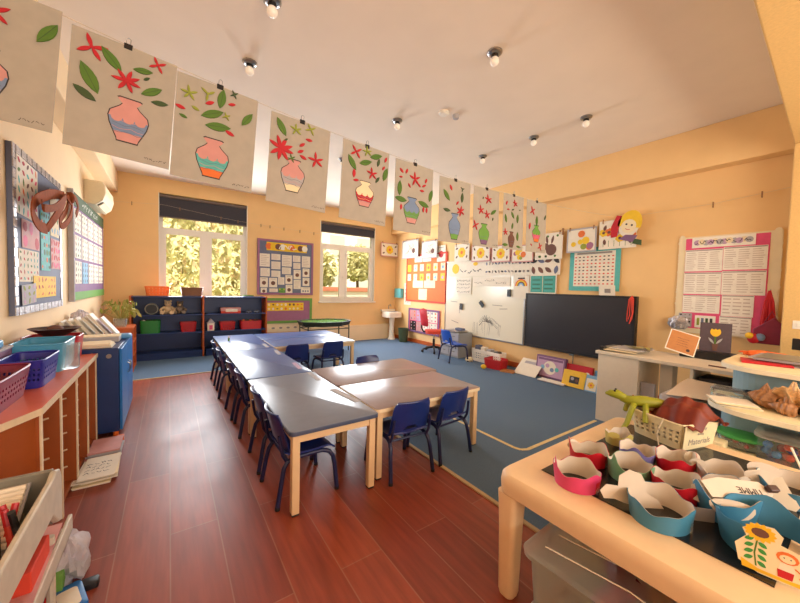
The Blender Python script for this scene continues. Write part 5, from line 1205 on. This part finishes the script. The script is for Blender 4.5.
tag(MB().box((-.12, -.33, 0), (.06, .25, .075), 'black').build('flat_case', loc=(4.6, .93, .799), bevel=.006), 'black flat case on the back of the white desk below the tulip picture', 'case')
crumple('crumpled_wrapper', 'silver and black crumpled wrapper hanging at the lower left of the pink board', 'wrapper', (5.3, 1.42, 1.02), .09, 'foil', (.5, 1, 1), seed=14)
# scarf and toy hanging by the pink board
t = thing('scarf', 'crimson scarf hanging from the right edge of the pink board', 'scarf', (5.3, .66, 1.5))
b = MB()
for k in range(7):
    y = -.05+.016*k; b.tube([(0, 0, .02), (-.01+.004*(k % 2), y*.6, -.1), (-.015*(k % 3), y, -.3), (-.01, y*1.15, -.46-.015*(k % 3))], .011, 'crown_red', 6)
b.build('folds', t); MB().tube([(0, 0, 0), (.05, 0, .03)], .004, 'steel', 6).build('hook', t)
t = thing('hanging_bag', 'magenta fabric bag hanging below the crimson scarf at the board edge', 'bag', (5.2, .62, 1.0))
MB().prism([(-.11, -.05), (.1, -.05), (.13, .1), (.02, .24), (-.13, .1)], -.02, .03, 'magenta', Matrix(((0, 0, 1, 0), (-1, 0, 0, 0), (0, 1, 0, 0), (0, 0, 0, 1)))).build('body', t, .01)
MB().tube([(0, -.05, .18), (0, 0, .3), (0, .05, .18)], .006, 'magenta', 6).build('strap', t)
t = thing('parrot_toy', 'small yellow and red felt bird in front of the magenta bag', 'toy', (5.18, .74, .96))
MB().ball((0, 0, .04), .05, 'crown_red', 7, sc=(.7, 1, 1.1)).build('body', t); MB().ball((-.02, .03, .07), .035, 'sun_yellow', 6).build('head', t); MB().ball((-.01, -.05, .06), .04, 'p_blue', 6, sc=(.5, 1, 1)).build('wing', t)
t = thing('monitor', 'black screen edge at the right border of the photo', 'monitor', (4.55, .25, .99))
MB().box((-.02, -.3, .0), (.02, .16, .1), 'black').build('screen', t, .004); MB().box((-.06, -.08, -.19), (.06, .08, 0), 'black').build('stand', t, .004)
# ================================================================= stepped light blue unit
t = thing('stepped_unit', 'light blue stepped shelf unit with rounded cream tops, at the right edge', 'shelf unit', (0, 0, 0))
def tierpoly(x0, x1, y1, r, n=8): return [(x1, -.75), (x1, y1)]+[(x0+r-r*math.sin(PI/2*i/n), y1-r+r*math.cos(PI/2*i/n)) for i in range(n+1)]+[(x0, -.75)]
for nm, x0, x1, y1, r, z in (('top_board', 3.08, 4.0, .62, .22, .985), ('middle_board', 2.76, 3.3, .62, .26, .765), ('bottom_board', 2.62, 3.3, .56, .1, .535)):
    MB().prism(tierpoly(x0, x1, y1, r), z-.03, z, 'unit_edge').prism(tierpoly(x0+.012, x1, y1-.012, r), z, z+.004, 'unit_top').build(nm, t, .004)
MB().prism(tierpoly(3.16, 3.95, .56, .16), .769, .955, 'unit_blue').build('upper_panel', t)
MB().prism(tierpoly(2.9, 3.3, .55, .1), .539, .735, 'unit_blue').build('middle_panel', t)
MB().prism(tierpoly(2.7, 3.95, .54, .1), .0, .505, 'unit_blue').build('lower_panel', t)
MB().box((3.3, -.75, .0), (3.95, .5, .77), 'unit_blue').build('core', t)
sheets('folder_stack', 'flat stack of silver and brown folders on top of the light blue unit', (3.55, .18, .99), .34, .6, 6, ('p_silver', 'rack_grey', 'p_brown', 'p_silver'), th=.007, seed=8, cat='folders')
crumple('orange_cloth', 'bright orange cloth on top of the light blue unit', 'cloth', (3.78, .47, .99), .1, 'p_board_orange', (1, 1.3, .22), seed=5)
tag(MB().box((-.1, -.12, 0), (.1, .12, .012), 'crown_red').build('red_folder', loc=(3.4, .42, .99), bevel=.003, rz=.2), 'red folder under the papers on top of the light blue unit', 'folder')
for k, (x, y, w, lab) in enumerate(((3.08, .5, .24, 'clear plastic tray on the middle tier, left end near the white papers'), (3.12, .38, .18, 'clear plastic tray on the middle tier, next to the shells'))):
    t = thing('clear_tray', lab, 'tray', (x, y, .77)); MB().rbox((-.05, -w/2, 0), (.07, w/2, .05), .02, 'tub_clear').build('tray', t); MB().rbox((-.055, -w/2-.004, .05), (.075, w/2+.004, .06), .02, 'clear_plastic').build('lid', t)
sheets('paper_stack', 'pale green and white sheets at the left end of the middle tier', (2.93, .48, .77), .16, .2, 4, ('paper_white', 'p_silver', 'unit_top'), th=.006, seed=3, rz=.5)
R = random.Random(21)
shells = [(3.02, .36, 'leftmost brown shell on the middle tier', .07), (3.04, .25, 'tall pale shell in the middle of the shell row', .085), (2.98, .16, 'dark brown curled shell on the middle tier', .07), (3.06, .07, 'large ridged shell near the right edge', .085), (2.93, .27, 'small pink brown shell at the front of the row', .05), (3.0, -.04, 'shell cut by the right edge of the photo', .08)]
for k, (x, y, lab, r) in enumerate(shells):
    t = thing('sea_shell', lab, 'shell', (x, y, .77), R.uniform(0, 6), 'shells on the middle tier of the unit')
    mm = 'shell_rough' if k % 2 == 0 else 'shell_pale'
    def sp(u, v, r=r, k=k):
        a = v*2*PI; rad = r*(.05+.82*math.sin(PI*min(u*.9+.04, 1)**.62))*(1+.16*max(0, math.cos(3*a+k))**3+.09*math.sin(u*34+a)); return ((u-.42)*2.5*r, rad*math.cos(a)*.95, r*.8+rad*math.sin(a)*.9)
    MB().grid(sp, 30, 18, mm).build('whorl', t)
    MB().grid(lambda u, v, r=r: ((v-.45)*1.7*r, -r*(.5+.55*u)-.1*r*math.sin(v*PI*3), r*(.7+.75*u*math.sin(v*PI)+.35*math.sin(v*PI)*u)), 6, 10, 'shell_pale', .004).build('lip', t)
    for q in range(3):
        a = 1.2+q*.5; c = Vector(((q-.8)*.5*r, 0, r*.8)); MB().tube([c+Vector((0, math.cos(a)*.5*r, math.sin(a)*.6*r)), c+Vector((0, math.cos(a)*1.05*r, math.sin(a)*1.35*r))], [.22*r, .05*r], mm, 7).build('spike', t)
# bead tub and shallow green lidded tray on the lowest tier
t = thing('bead_tub', 'clear lidded tub of colourful beads on the lowest tier, right edge', 'tub', (2.84, .17, .54))
MB().rbox((-.14, -.2, 0), (.14, .18, .13), .05, 'tub_clear').build('tub', t); MB().rbox((-.155, -.215, .13), (.155, .195, .15), .06, 'tub_frost').build('lid', t)
MB().tube([(-.145, -.1, .12), (-.165, -.07, .02), (-.165, .0, .005), (-.145, .05, .12)], .006, 'upvc', 6).build('handle', t)
for k in range(42):
    c = ('p_redframe', 'cab_blue', 'sun_yellow', 'crown_red', 'basket_blue', 'p_hotpink', 'p_teal')[k % 7]; R2 = random.Random(k)
    MB().ball((R2.uniform(-.115, .1), R2.uniform(-.15, .15), .02+.02*(k % 5)), .021, c, 5).build('bead', t)
t = thing('lidded_tray', 'round tray with green lid and small fruits inside, left of the bead tub', 'tray', (2.86, .42, .54))
MB().lathe([(.09, 0), (.11, .005), (.115, .06), (.11, .06), (.1, .01), (.01, .01)], 'tub_clear', 20).build('tray', t); MB().lathe([(.125, .062), (.13, .068), (.12, .08), (.05, .086), (.005, .087)], 'lid_green', 20).build('lid', t)
b = MB()
for k in range(40): a, r_ = R.uniform(0, 2*PI), .09*math.sqrt(R.random()); b.ball((r_*math.cos(a), r_*math.sin(a), .02+R.random()*.025), .012, ('crown_red', 'p_brown', 'p_orange', 'p_darkgreen')[k % 4], 4)
b.build('contents', t)['kind'] = 'stuff'
tag(MB().box((-.05, -.05, 0), (.05, .05, .04), 'unit_top').build('yellow_box', loc=(2.72, .52, .54), bevel=.006), 'small pale yellow box left of the green lidded tray', 'box')
# ================================================================= cream plastic table in the foreground
H = .6; TX0, TX1, TY0, TY1 = 1.28, 2.58, -.5, 1.0
t = thing('plastic_table', 'large cream plastic table with rounded corners in the right foreground', 'table', ((TX0+TX1)/2, (TY0+TY1)/2, 0)); w, d = (TX1-TX0)/2, (TY1-TY0)/2
def rr(w, d, r, z, n=6):
    out = []
    for sx, sy, a0 in ((1, 1, 0), (-1, 1, 90), (-1, -1, 180), (1, -1, 270)):
        for k in range(n+1): a = math.radians(a0+90*k/n); out.append((sx*(w-r)+r*math.cos(a), sy*(d-r)+r*math.sin(a), z))
    return out
MB().loft([rr(w-.02, d-.02, .05, H-.1), rr(w, d, .07, H-.095), rr(w+.004, d+.004, .075, H-.05), rr(w, d, .075, H-.018), rr(w-.012, d-.012, .07, H-.004), rr(w-.035, d-.035, .06, H)], 'cream_plastic', True, True).build('tabletop', t)
for sx in (-1, 1):
    for sy in (-1, 1):
        cx, cy = sx*(w-.055), sy*(d-.055); M = Matrix.Translation((cx, cy, 0))
        MB().loft([[(x, y, z) for x, y, z in rr(a, a, .025, z_)] for a, z_ in ((.036, 0), (.04, .02), (.046, .35), (.052, H-.1))], 'cream_plastic', True, True, M).build('leg', t)
for y in (-d+.06, d-.06): MB().box((-w+.1, y-.015, H-.16), (w-.1, y+.015, H-.1), 'cream_plastic').build('rail', t, .006)
MATS['mat_black'].node_tree.nodes['Principled BSDF'].inputs['Roughness'].default_value = .25
tag(MB().box((-.5, -.37, 0), (.5, .37, .004), 'mat_black').build('table_mat', loc=(1.95, .5, H+.0005)), 'black rectangular mat covering the middle of the cream table', 'mat')
ZT = H+.005
R = random.Random(77)
def crown(x, y, rx, ry, h, outer, lab, rz=0, wave=.011, nw=3, back=0, motif=None, inner='card_white', ph=0, name='paper_headband', peak=None):
    """paper headband: coloured outside, pale inside, wavy upper edge"""
    h *= 1.35
    t = thing(name, lab, 'headband', (x, y, ZT), rz, 'paper crowns on the cream table')
    def hh(a):
        v = h+wave*math.sin(nw*a+ph)+wave*.5*math.sin((nw*2+1)*a+ph*2)
        if peak:
            for pa, pw, pk in peak:
                dlt = (a-pa+PI) % (2*PI)-PI; v += pk*math.exp(-(dlt/pw)**2)
        return max(v, .015)
    def f(u, v, k=1.0, dz=0): a = u*2*PI; z = hh(a)*v; fl = 1+.10*(z/.07); return (rx*k*fl*math.cos(a), ry*k*fl*math.sin(a), z+dz)
    MB().grid(lambda u, v: f(u, v), 72, 4, outer, -.0012).build('band', t)
    MB().grid(lambda u, v: f(u, v*.995, .985), 72, 4, inner, .0008).build('lining', t)
    MB().box((-.012, -.0005, 0), (.012, .0012, h*.8), 'clear_plastic', Matrix.Translation((0, -ry*1.06, .004))).build('sticky_tape', t) if motif is None else None
    return t
def shape(t, name, pts, m, loc, rz, tilt=0, th=.0015, rx=PI/2):
    M = Matrix.Translation(loc) @ Matrix.Rotation(rz, 4, 'Z') @ Matrix.Rotation(rx+tilt, 4, 'X')
    return MB().prism(pts, 0, th, m, M).build(name, t)
def blob(w, h, n=16, e=0, ph=0): return [(w*math.cos(2*PI*k/n)*(1+e*math.sin(3*2*PI*k/n+ph)), h+h*math.sin(2*PI*k/n)*(1+e*math.cos(2*2*PI*k/n+ph))) for k in range(n)]
FC = -1.0     # heading of flat motifs so that they face the camera side
# row nearest the table corner
c1 = crown(1.475, .72, .085, .085, .055, 'crown_pink', 'pink and red paper crown with a thin pink spike, nearest the table corner', ph=1.0, peak=[(2.6, .05, .05)])
MB().grid(lambda u, v: (.0865*(1+.1*v*.8)*math.cos(-1.75+u*1.9), .0865*(1+.1*v*.8)*math.sin(-1.75+u*1.9), .001+.05*v), 20, 3, 'crown_red', -.001).build('red_overlap', c1)
c2_ = crown(1.73, .79, .08, .08, .05, 'crown_red', 'red paper crown with round peach ear at the back edge of the mat', ph=2.2, peak=[(2.2, .35, .03)]); shape(c2_, 'ear', blob(.032, .022), 'card_white', (-.045, .05, .045), FC)
crown(1.74, .61, .085, .08, .055, 'crown_green', 'white crown with a green spotted tip, right of the pink one', ph=.3, peak=[(2.8, .12, .035)], inner='card_grey')
c4 = crown(1.96, .66, .08, .07, .045, 'crown_violet', 'lilac paper crown with a little orange face, in the second row', ph=4, peak=[(3.3, .3, .02)]); shape(c4, 'face_print', blob(.014, .014), 'p_orange', (-.088, -.03, .012), -1.9)
c5 = crown(2.1, .8, .075, .06, .04, 'crown_olive', 'olive yellow paper crown beside the lizard toy', ph=1, inner='card_grey'); shape(c5, 'ear', blob(.03, .018), 'crown_olive', (-.07, .0, .035), FC)
c6 = crown(1.52, .43, .105, .09, .055, 'crown_blue', 'blue crown with a big peach rabbit shape in the front row', ph=.5, wave=.012)
shape(c6, 'rabbit_shape', [(-.11, 0), (-.125, .03), (-.1, .055), (-.055, .05), (-.05, .09), (-.01, .115), (.035, .1), (.055, .06), (.05, .03), (.1, .0), (.12, -.03), (.05, -.03), (-.03, -.015), (-.07, .0)], 'card_white', (-.015, .085, .03), FC+.35, -.1)
crown(1.75, .44, .09, .08, .055, 'crown_red', 'red paper crown with a pale lining directly behind the rabbit crown', ph=2.6, peak=[(2.7, .3, .03)])
c8 = crown(2.02, .52, .09, .07, .05, 'crown_red', 'red paper crown ending in a white round disc, just before the white basket', ph=3.4); shape(c8, 'white_disc', blob(.032, .03), 'paper_white', (.085, -.04, .02), FC)
c9 = crown(2.05, .36, .09, .08, .05, 'card_grey', 'plain grey white paper crown in the middle of the mat', ph=1.8); shape(c9, 'ear', blob(.03, .02), 'card_grey', (-.03, .08, .045), FC)
c10 = crown(1.79, .3, .115, .085, .065, 'crown_blue', 'blue crown with a long name band between rabbit and sunflower crowns', ph=.9, peak=[(2.4, .25, .03)])
shape(c10, 'fish_head', [(-.06, .0), (-.065, .05), (-.03, .075), (.02, .065), (.06, .03), (.05, .0), (0, -.02)], 'card_white', (-.075, .02, .045), FC-.1, -.35)
# name band with the child's lettering
nb = thing('name_band', 'pale paper band with black handwritten letters lying on the blue crown', 'paper band', (1.8, .27, ZT+.1), FC+.42)
Mn = Matrix.Rotation(.62, 4, 'X') @ Matrix.Rotation(.05, 4, 'Y')
MB().prism([(-.13, -.03), (.1, -.035), (.14, -.01), (.11, .03), (-.05, .045), (-.13, .03)], 0, .0015, 'card_white', Mn).build('band', nb)
def text_mesh(s, size, m, M, parent, name='lettering', ext=.0006, align='CENTER'):
    cu = bpy.data.curves.new('lettering', 'FONT'); cu.body = s; cu.size = size; cu.extrude = ext; cu.align_x = align; cu.align_y = 'CENTER'
    o = bpy.data.objects.new('lettering', cu); COL.objects.link(o)
    me = bpy.data.meshes.new_from_object(o.evaluated_get(bpy.context.evaluated_depsgraph_get())); bpy.data.objects.remove(o); me.transform(M); me.materials.clear(); me.materials.append(MATS[m])
    q = bpy.data.objects.new(name, me); COL.objects.link(q); q.parent = parent; return q
text_mesh('TIMME', .034, 'ink', Mn @ Matrix.Translation((.045, -.005, .0022)) @ Matrix.Rotation(-.12, 4, 'Z') @ Matrix.Rotation(PI, 4, 'Z'), nb)
MB().box((-.02, -.012, 0), (.02, .012, .02), 'dark_brown', Mn @ Matrix.Translation((.13, .0, .004))).build('fastener', nb, .004)
c11 = crown(2.16, .16, .12, .1, .05, 'crown_blue', 'blue crown at the right edge with cream rounded ears', ph=2.2)
for k, (dx, dy) in enumerate(((-.07, .08), (.03, .09))): shape(c11, 'ear', blob(.06, .035, e=.08, ph=k), 'card_white', (dx, dy, .03), FC, -.2)
shape(c11, 'white_wing', [(-.02, 0), (-.035, .05), (-.02, .11), (0, .12), (.03, .06), (.05, .02), (.04, 0)], 'paper_white', (-.14, .02, .0), FC-.3, -.1)
# sunflower crown
c12 = crown(1.655, .16, .135, .125, .07, 'crown_blue', 'largest blue crown carrying a sunflower and a girl in a red skirt', ph=.2, wave=.016, nw=3, inner='crown_blue')
Ms = Matrix.Translation((-.172, -.02, .012)) @ Matrix.Rotation(-1.36, 4, 'Z') @ Matrix.Rotation(PI/2-.08, 4, 'X') @ Matrix.Scale(.95, 4)
b = MB().prism([(-.075, .01), (-.085, .06), (-.06, .095), (-.07, .115), (-.045, .14), (0, .145), (.02, .125), (.015, .1), (.055, .09), (.07, .055), (.085, .03), (.075, -.003), (.03, -.012), (-.03, -.01)], 0, .0015, 'paper_cream', Ms); b.build('motif_card', c12)
b = MB(); 
for k in range(14): a = 2*PI*k/14; leaf(b, Ms, -.03+.026*math.cos(a), .117+.019*math.sin(a), .022, a, .002+.0001*(k % 2), 'sun_yellow', .0006, .6)
disc(b, Ms, -.03, .117, .02, .0032, 'p_brown', 12, .7); b.build('sunflower', c12)
b = MB(); stroke(b, Ms, [(-.035, .095), (-.04, .05), (-.035, .01)], .004, .002, 'p_green')
for k in range(8): leaf(b, Ms, -.038+(-1)**k*.015, .02+.01*k, .024, .5 if k % 2 else 2.6, .0022, 'lid_green', .0004, .55)
b.build('leaf_drawing', c12)
b = MB(); disc(b, Ms, .03, .068, .024, .002, 'p_orange', 12, .75); disc(b, Ms, .03, .065, .017, .0024, 'paper_cream', 12, .7)
for sx in (-1, 1): disc(b, Ms, .03+sx*.007, .067, .002, .0028, 'ink', 6)
b.poly([tuple(Ms @ Vector(p)) for p in ((.016, .05, .002), (.044, .05, .002), (.048, .026, .002), (.012, .026, .002))], 'paper_white'); b.poly([tuple(Ms @ Vector(p)) for p in ((.01, .028, .0026), (.045, .028, .0026), (.042, .005, .0026), (.012, .005, .0026))], 'crown_red'); stroke(b, Ms, [(.046, .045), (.066, .03), (.056, .02), (.072, .012)], .004, .0024, 'p_orange')
b.build('girl_drawing', c12); MB().prism([(-.066, -.006), (.07, -.008), (.072, .006), (.03, .002), (-.03, .004), (-.07, .02)], .0017, .0021, 'sun_yellow', Ms).build('yellow_ground', c12)
shape(c12, 'ear', blob(.065, .035, e=.1), 'card_white', (.03, .1, .03), FC, -.3)
tag(MB().box((-.035, -.001, 0), (.035, .0, .05), 'p_silver').build('folded_paper', loc=(1.64, .33, ZT), rz=FC+.2), 'small grey folded paper standing between the blue crowns', 'paper')
# ---- white basket with cloths, lizard, tiger hat
t = basket('craft_basket', 'cream lattice basket with a handwritten front holding brown cloth', 'basket', (2.43, .66, ZT), .28, .30, .14, 'basket_cream', taper=.88, cols=9, rows=4, rz=-.28)
Mf = Matrix.Translation((-.0, -.138, .0)) @ Matrix.Rotation(PI/2+.12, 4, 'X')
b = MB().prism([(-.125, .012), (.125, .012), (.138, .142), (-.138, .142)], 0, .003, 'basket_cream', Mf); b.build('front_label', t)
text_mesh('My nosy', .026, 'ink_grey', Mf @ Matrix.Translation((0, .118, .0036)), t); text_mesh('loving', .022, 'ink_grey', Mf @ Matrix.Translation((0, .09, .0036)), t); text_mesh('Materials', .05, 'ink_grey', Mf @ Matrix.Translation((0, .045, .0036)), t)
def cloth(u, v):
    x = (u-.5)*.3; y = (v-.5)*.3; r = math.hypot((x-.02)/.15, (y+.02)/.16); z = .142+.1*max(0, 1-r**2)+.008*math.sin(u*19+v*7)+.008*math.sin(v*23-u*5); return (x*(1+.05*math.sin(v*11)), y, z-.012*(r > 1))
MBc = MB().grid(cloth, 30, 36, 'rust_cloth', .006); tag(MBc.build('rust_cloth', loc=(2.45, .62, ZT), rz=-.28), 'rust brown folded cloth heaped in the cream basket', 'cloth')
tag(MB().box((-.1, -.1, 0), (.1, .1, .1), 'paper_white').build('cloth_bundle', loc=(2.43, .66, ZT+.01), bevel=.03, rz=-.28), 'white cloth underneath the rust cloth in the cream basket', 'cloth')
t = thing('tiger_hat', 'cream and orange striped soft hat at the back of the cream basket', 'hat', (2.47, .8, ZT+.13))
MB().ball((0, 0, .02), .065, 'shell_light', 8, sc=(1, 1.1, .75)).build('dome', t)
for k in range(4): MB().tube([(.064*math.cos(a)*math.cos(.4*k-.6), .07*math.sin(a)*1.0, .022+.05*math.cos(a)*0+.045*math.sin(abs(.4*k-.6)+.3)) for a in [PI*.55+j*.25 for j in range(5)]], .006, ('p_brown', 'p_orange')[k % 2], 6).build('stripe', t)
t = thing('lizard_toy', 'lime green soft lizard hanging over the end of the cream basket', 'soft toy', (2.4, .83, ZT+.15))
MB().tube([(.1, -.16, .02), (.05, -.1, .03), (0, -.03, .03), (-.03, .03, .025), (-.03, .07, .03), (-.035, .1, .045)], [.02, .03, .036, .03, .022, .006], 'lizard_green', 12).build('body', t)
MB().tube([(-.03, .05, .035), (-.045, .09, .05), (-.06, .125, .05), (-.07, .15, .045)], [.022, .03, .022, .006], 'lizard_green', 12).build('head', t)
for p in (((-.01, 0, .02), (-.08, -.01, 0), (-.12, .0, -.09), (-.14, .02, -.14)), ((.0, -.05, .02), (-.08, -.08, .0), (-.11, -.09, -.06)), ((.02, .04, .02), (.07, .07, -.02), (.09, .09, -.08))): MB().tube(p, [.017, .016, .014, .01][:len(p)], 'lizard_green', 8).build('leg', t)
for sx in (-1, 1): MB().ball((-.05+sx*.02, .1+sx*.005, .075), .007, 'black', 5).build('eye', t)
tag(MB().tube([(0, 0, .0), (.0, .01, .06), (-.01, .0, .1), (.02, -.01, .15)], .003, 'twine', 5).build('basket_string', loc=(2.255, .66, ZT+.0)), 'pale string hanging down the side of the cream basket', 'string')
# big white paper behind the basket
b = MB().grid(lambda u, v: (3.02+.75*u+.06*v, .86+.06*u-.3*v, .71+.012*math.sin(u*3+v*2)), 6, 6, 'card_white', .002)
tag(b.build('white_paper'), 'large white paper sheet lying on the grey crate behind the cream basket', 'paper')
# crate carrying the paper
t = thing('storage_crate', 'low grey crate on the floor between cream table and white desk', 'box', (3.4, .77, .008))
MB().rbox((-.36, -.14, 0), (.36, .14, .69), .03, 'p_silver').build('crate', t)
# ---- clear storage boxes under the table
def clearbox(name, lab, loc, w, d, h, rz, fill):
    t = thing(name, lab, 'storage box', loc, rz)
    MB().loft([rr(w*.9, d*.9, .04, .0), rr(w*.96, d*.96, .05, h*.95), rr(w, d, .05, h*.96), rr(w, d, .05, h)], 'tub_frost', False, True).build('tub', t)
    MB().loft([rr(w+.01, d+.01, .055, h), rr(w+.012, d+.012, .055, h+.018), rr(w-.01, d-.01, .045, h+.022), rr(w-.03, d-.03, .04, h+.012), rr(.01, .01, .005, h+.012)], 'tub_frost', False, True).build('lid', t)
    for k in range(3):
        x = -w*.5+k*w*.5; MB().tube([(x-.02, -d*.85, h+.015), (x+.02, 0, h+.019), (x-.02, d*.85, h+.015)], .003, 'paper_white', 6).build('lid_rib', t)
    for nm, f in fill: f().build(nm, t)
    return t
def pinkf(): b = MB(); b.tube([(-.1, .1, .05), (0, .05, .16), (.07, .1, .18), (.1, .02, .1)], .05, 'magenta', 8); return b
def brownf(): b = MB(); b.tube([(-.12, -.1, .06), (-.02, -.12, .17), (.05, -.05, .17), (.1, -.16, .1), (.0, -.2, .06)], .045, 'amber', 8); return b
def yel(): return MB().tube([(-.12, -.2, .14), (0, -.08, .19), (.08, -.22, .17)], .012, 'sun_yellow', 6)
clearbox('storage_box', 'translucent lidded storage box under the front of the cream table', (1.42, .45, .14), .22, .34, .24, .05, (('pink_bundle', pinkf), ('brown_bundle', brownf), ('yellow_ribbon', yel)))
clearbox('storage_box', 'lower clear storage box on the floor beneath the front one', (1.44, .44, 0), .21, .33, .115, .05, (('paper_fill', lambda: MB().box((-.15, -.28, .01), (.15, .28, .08), 'p_silver')),))
t = basket('laundry_basket', 'white plastic basket on the floor behind the translucent box', 'basket', (1.8, .66, .01), .36, .34, .3, 'upvc', taper=.85, cols=10, rows=4)
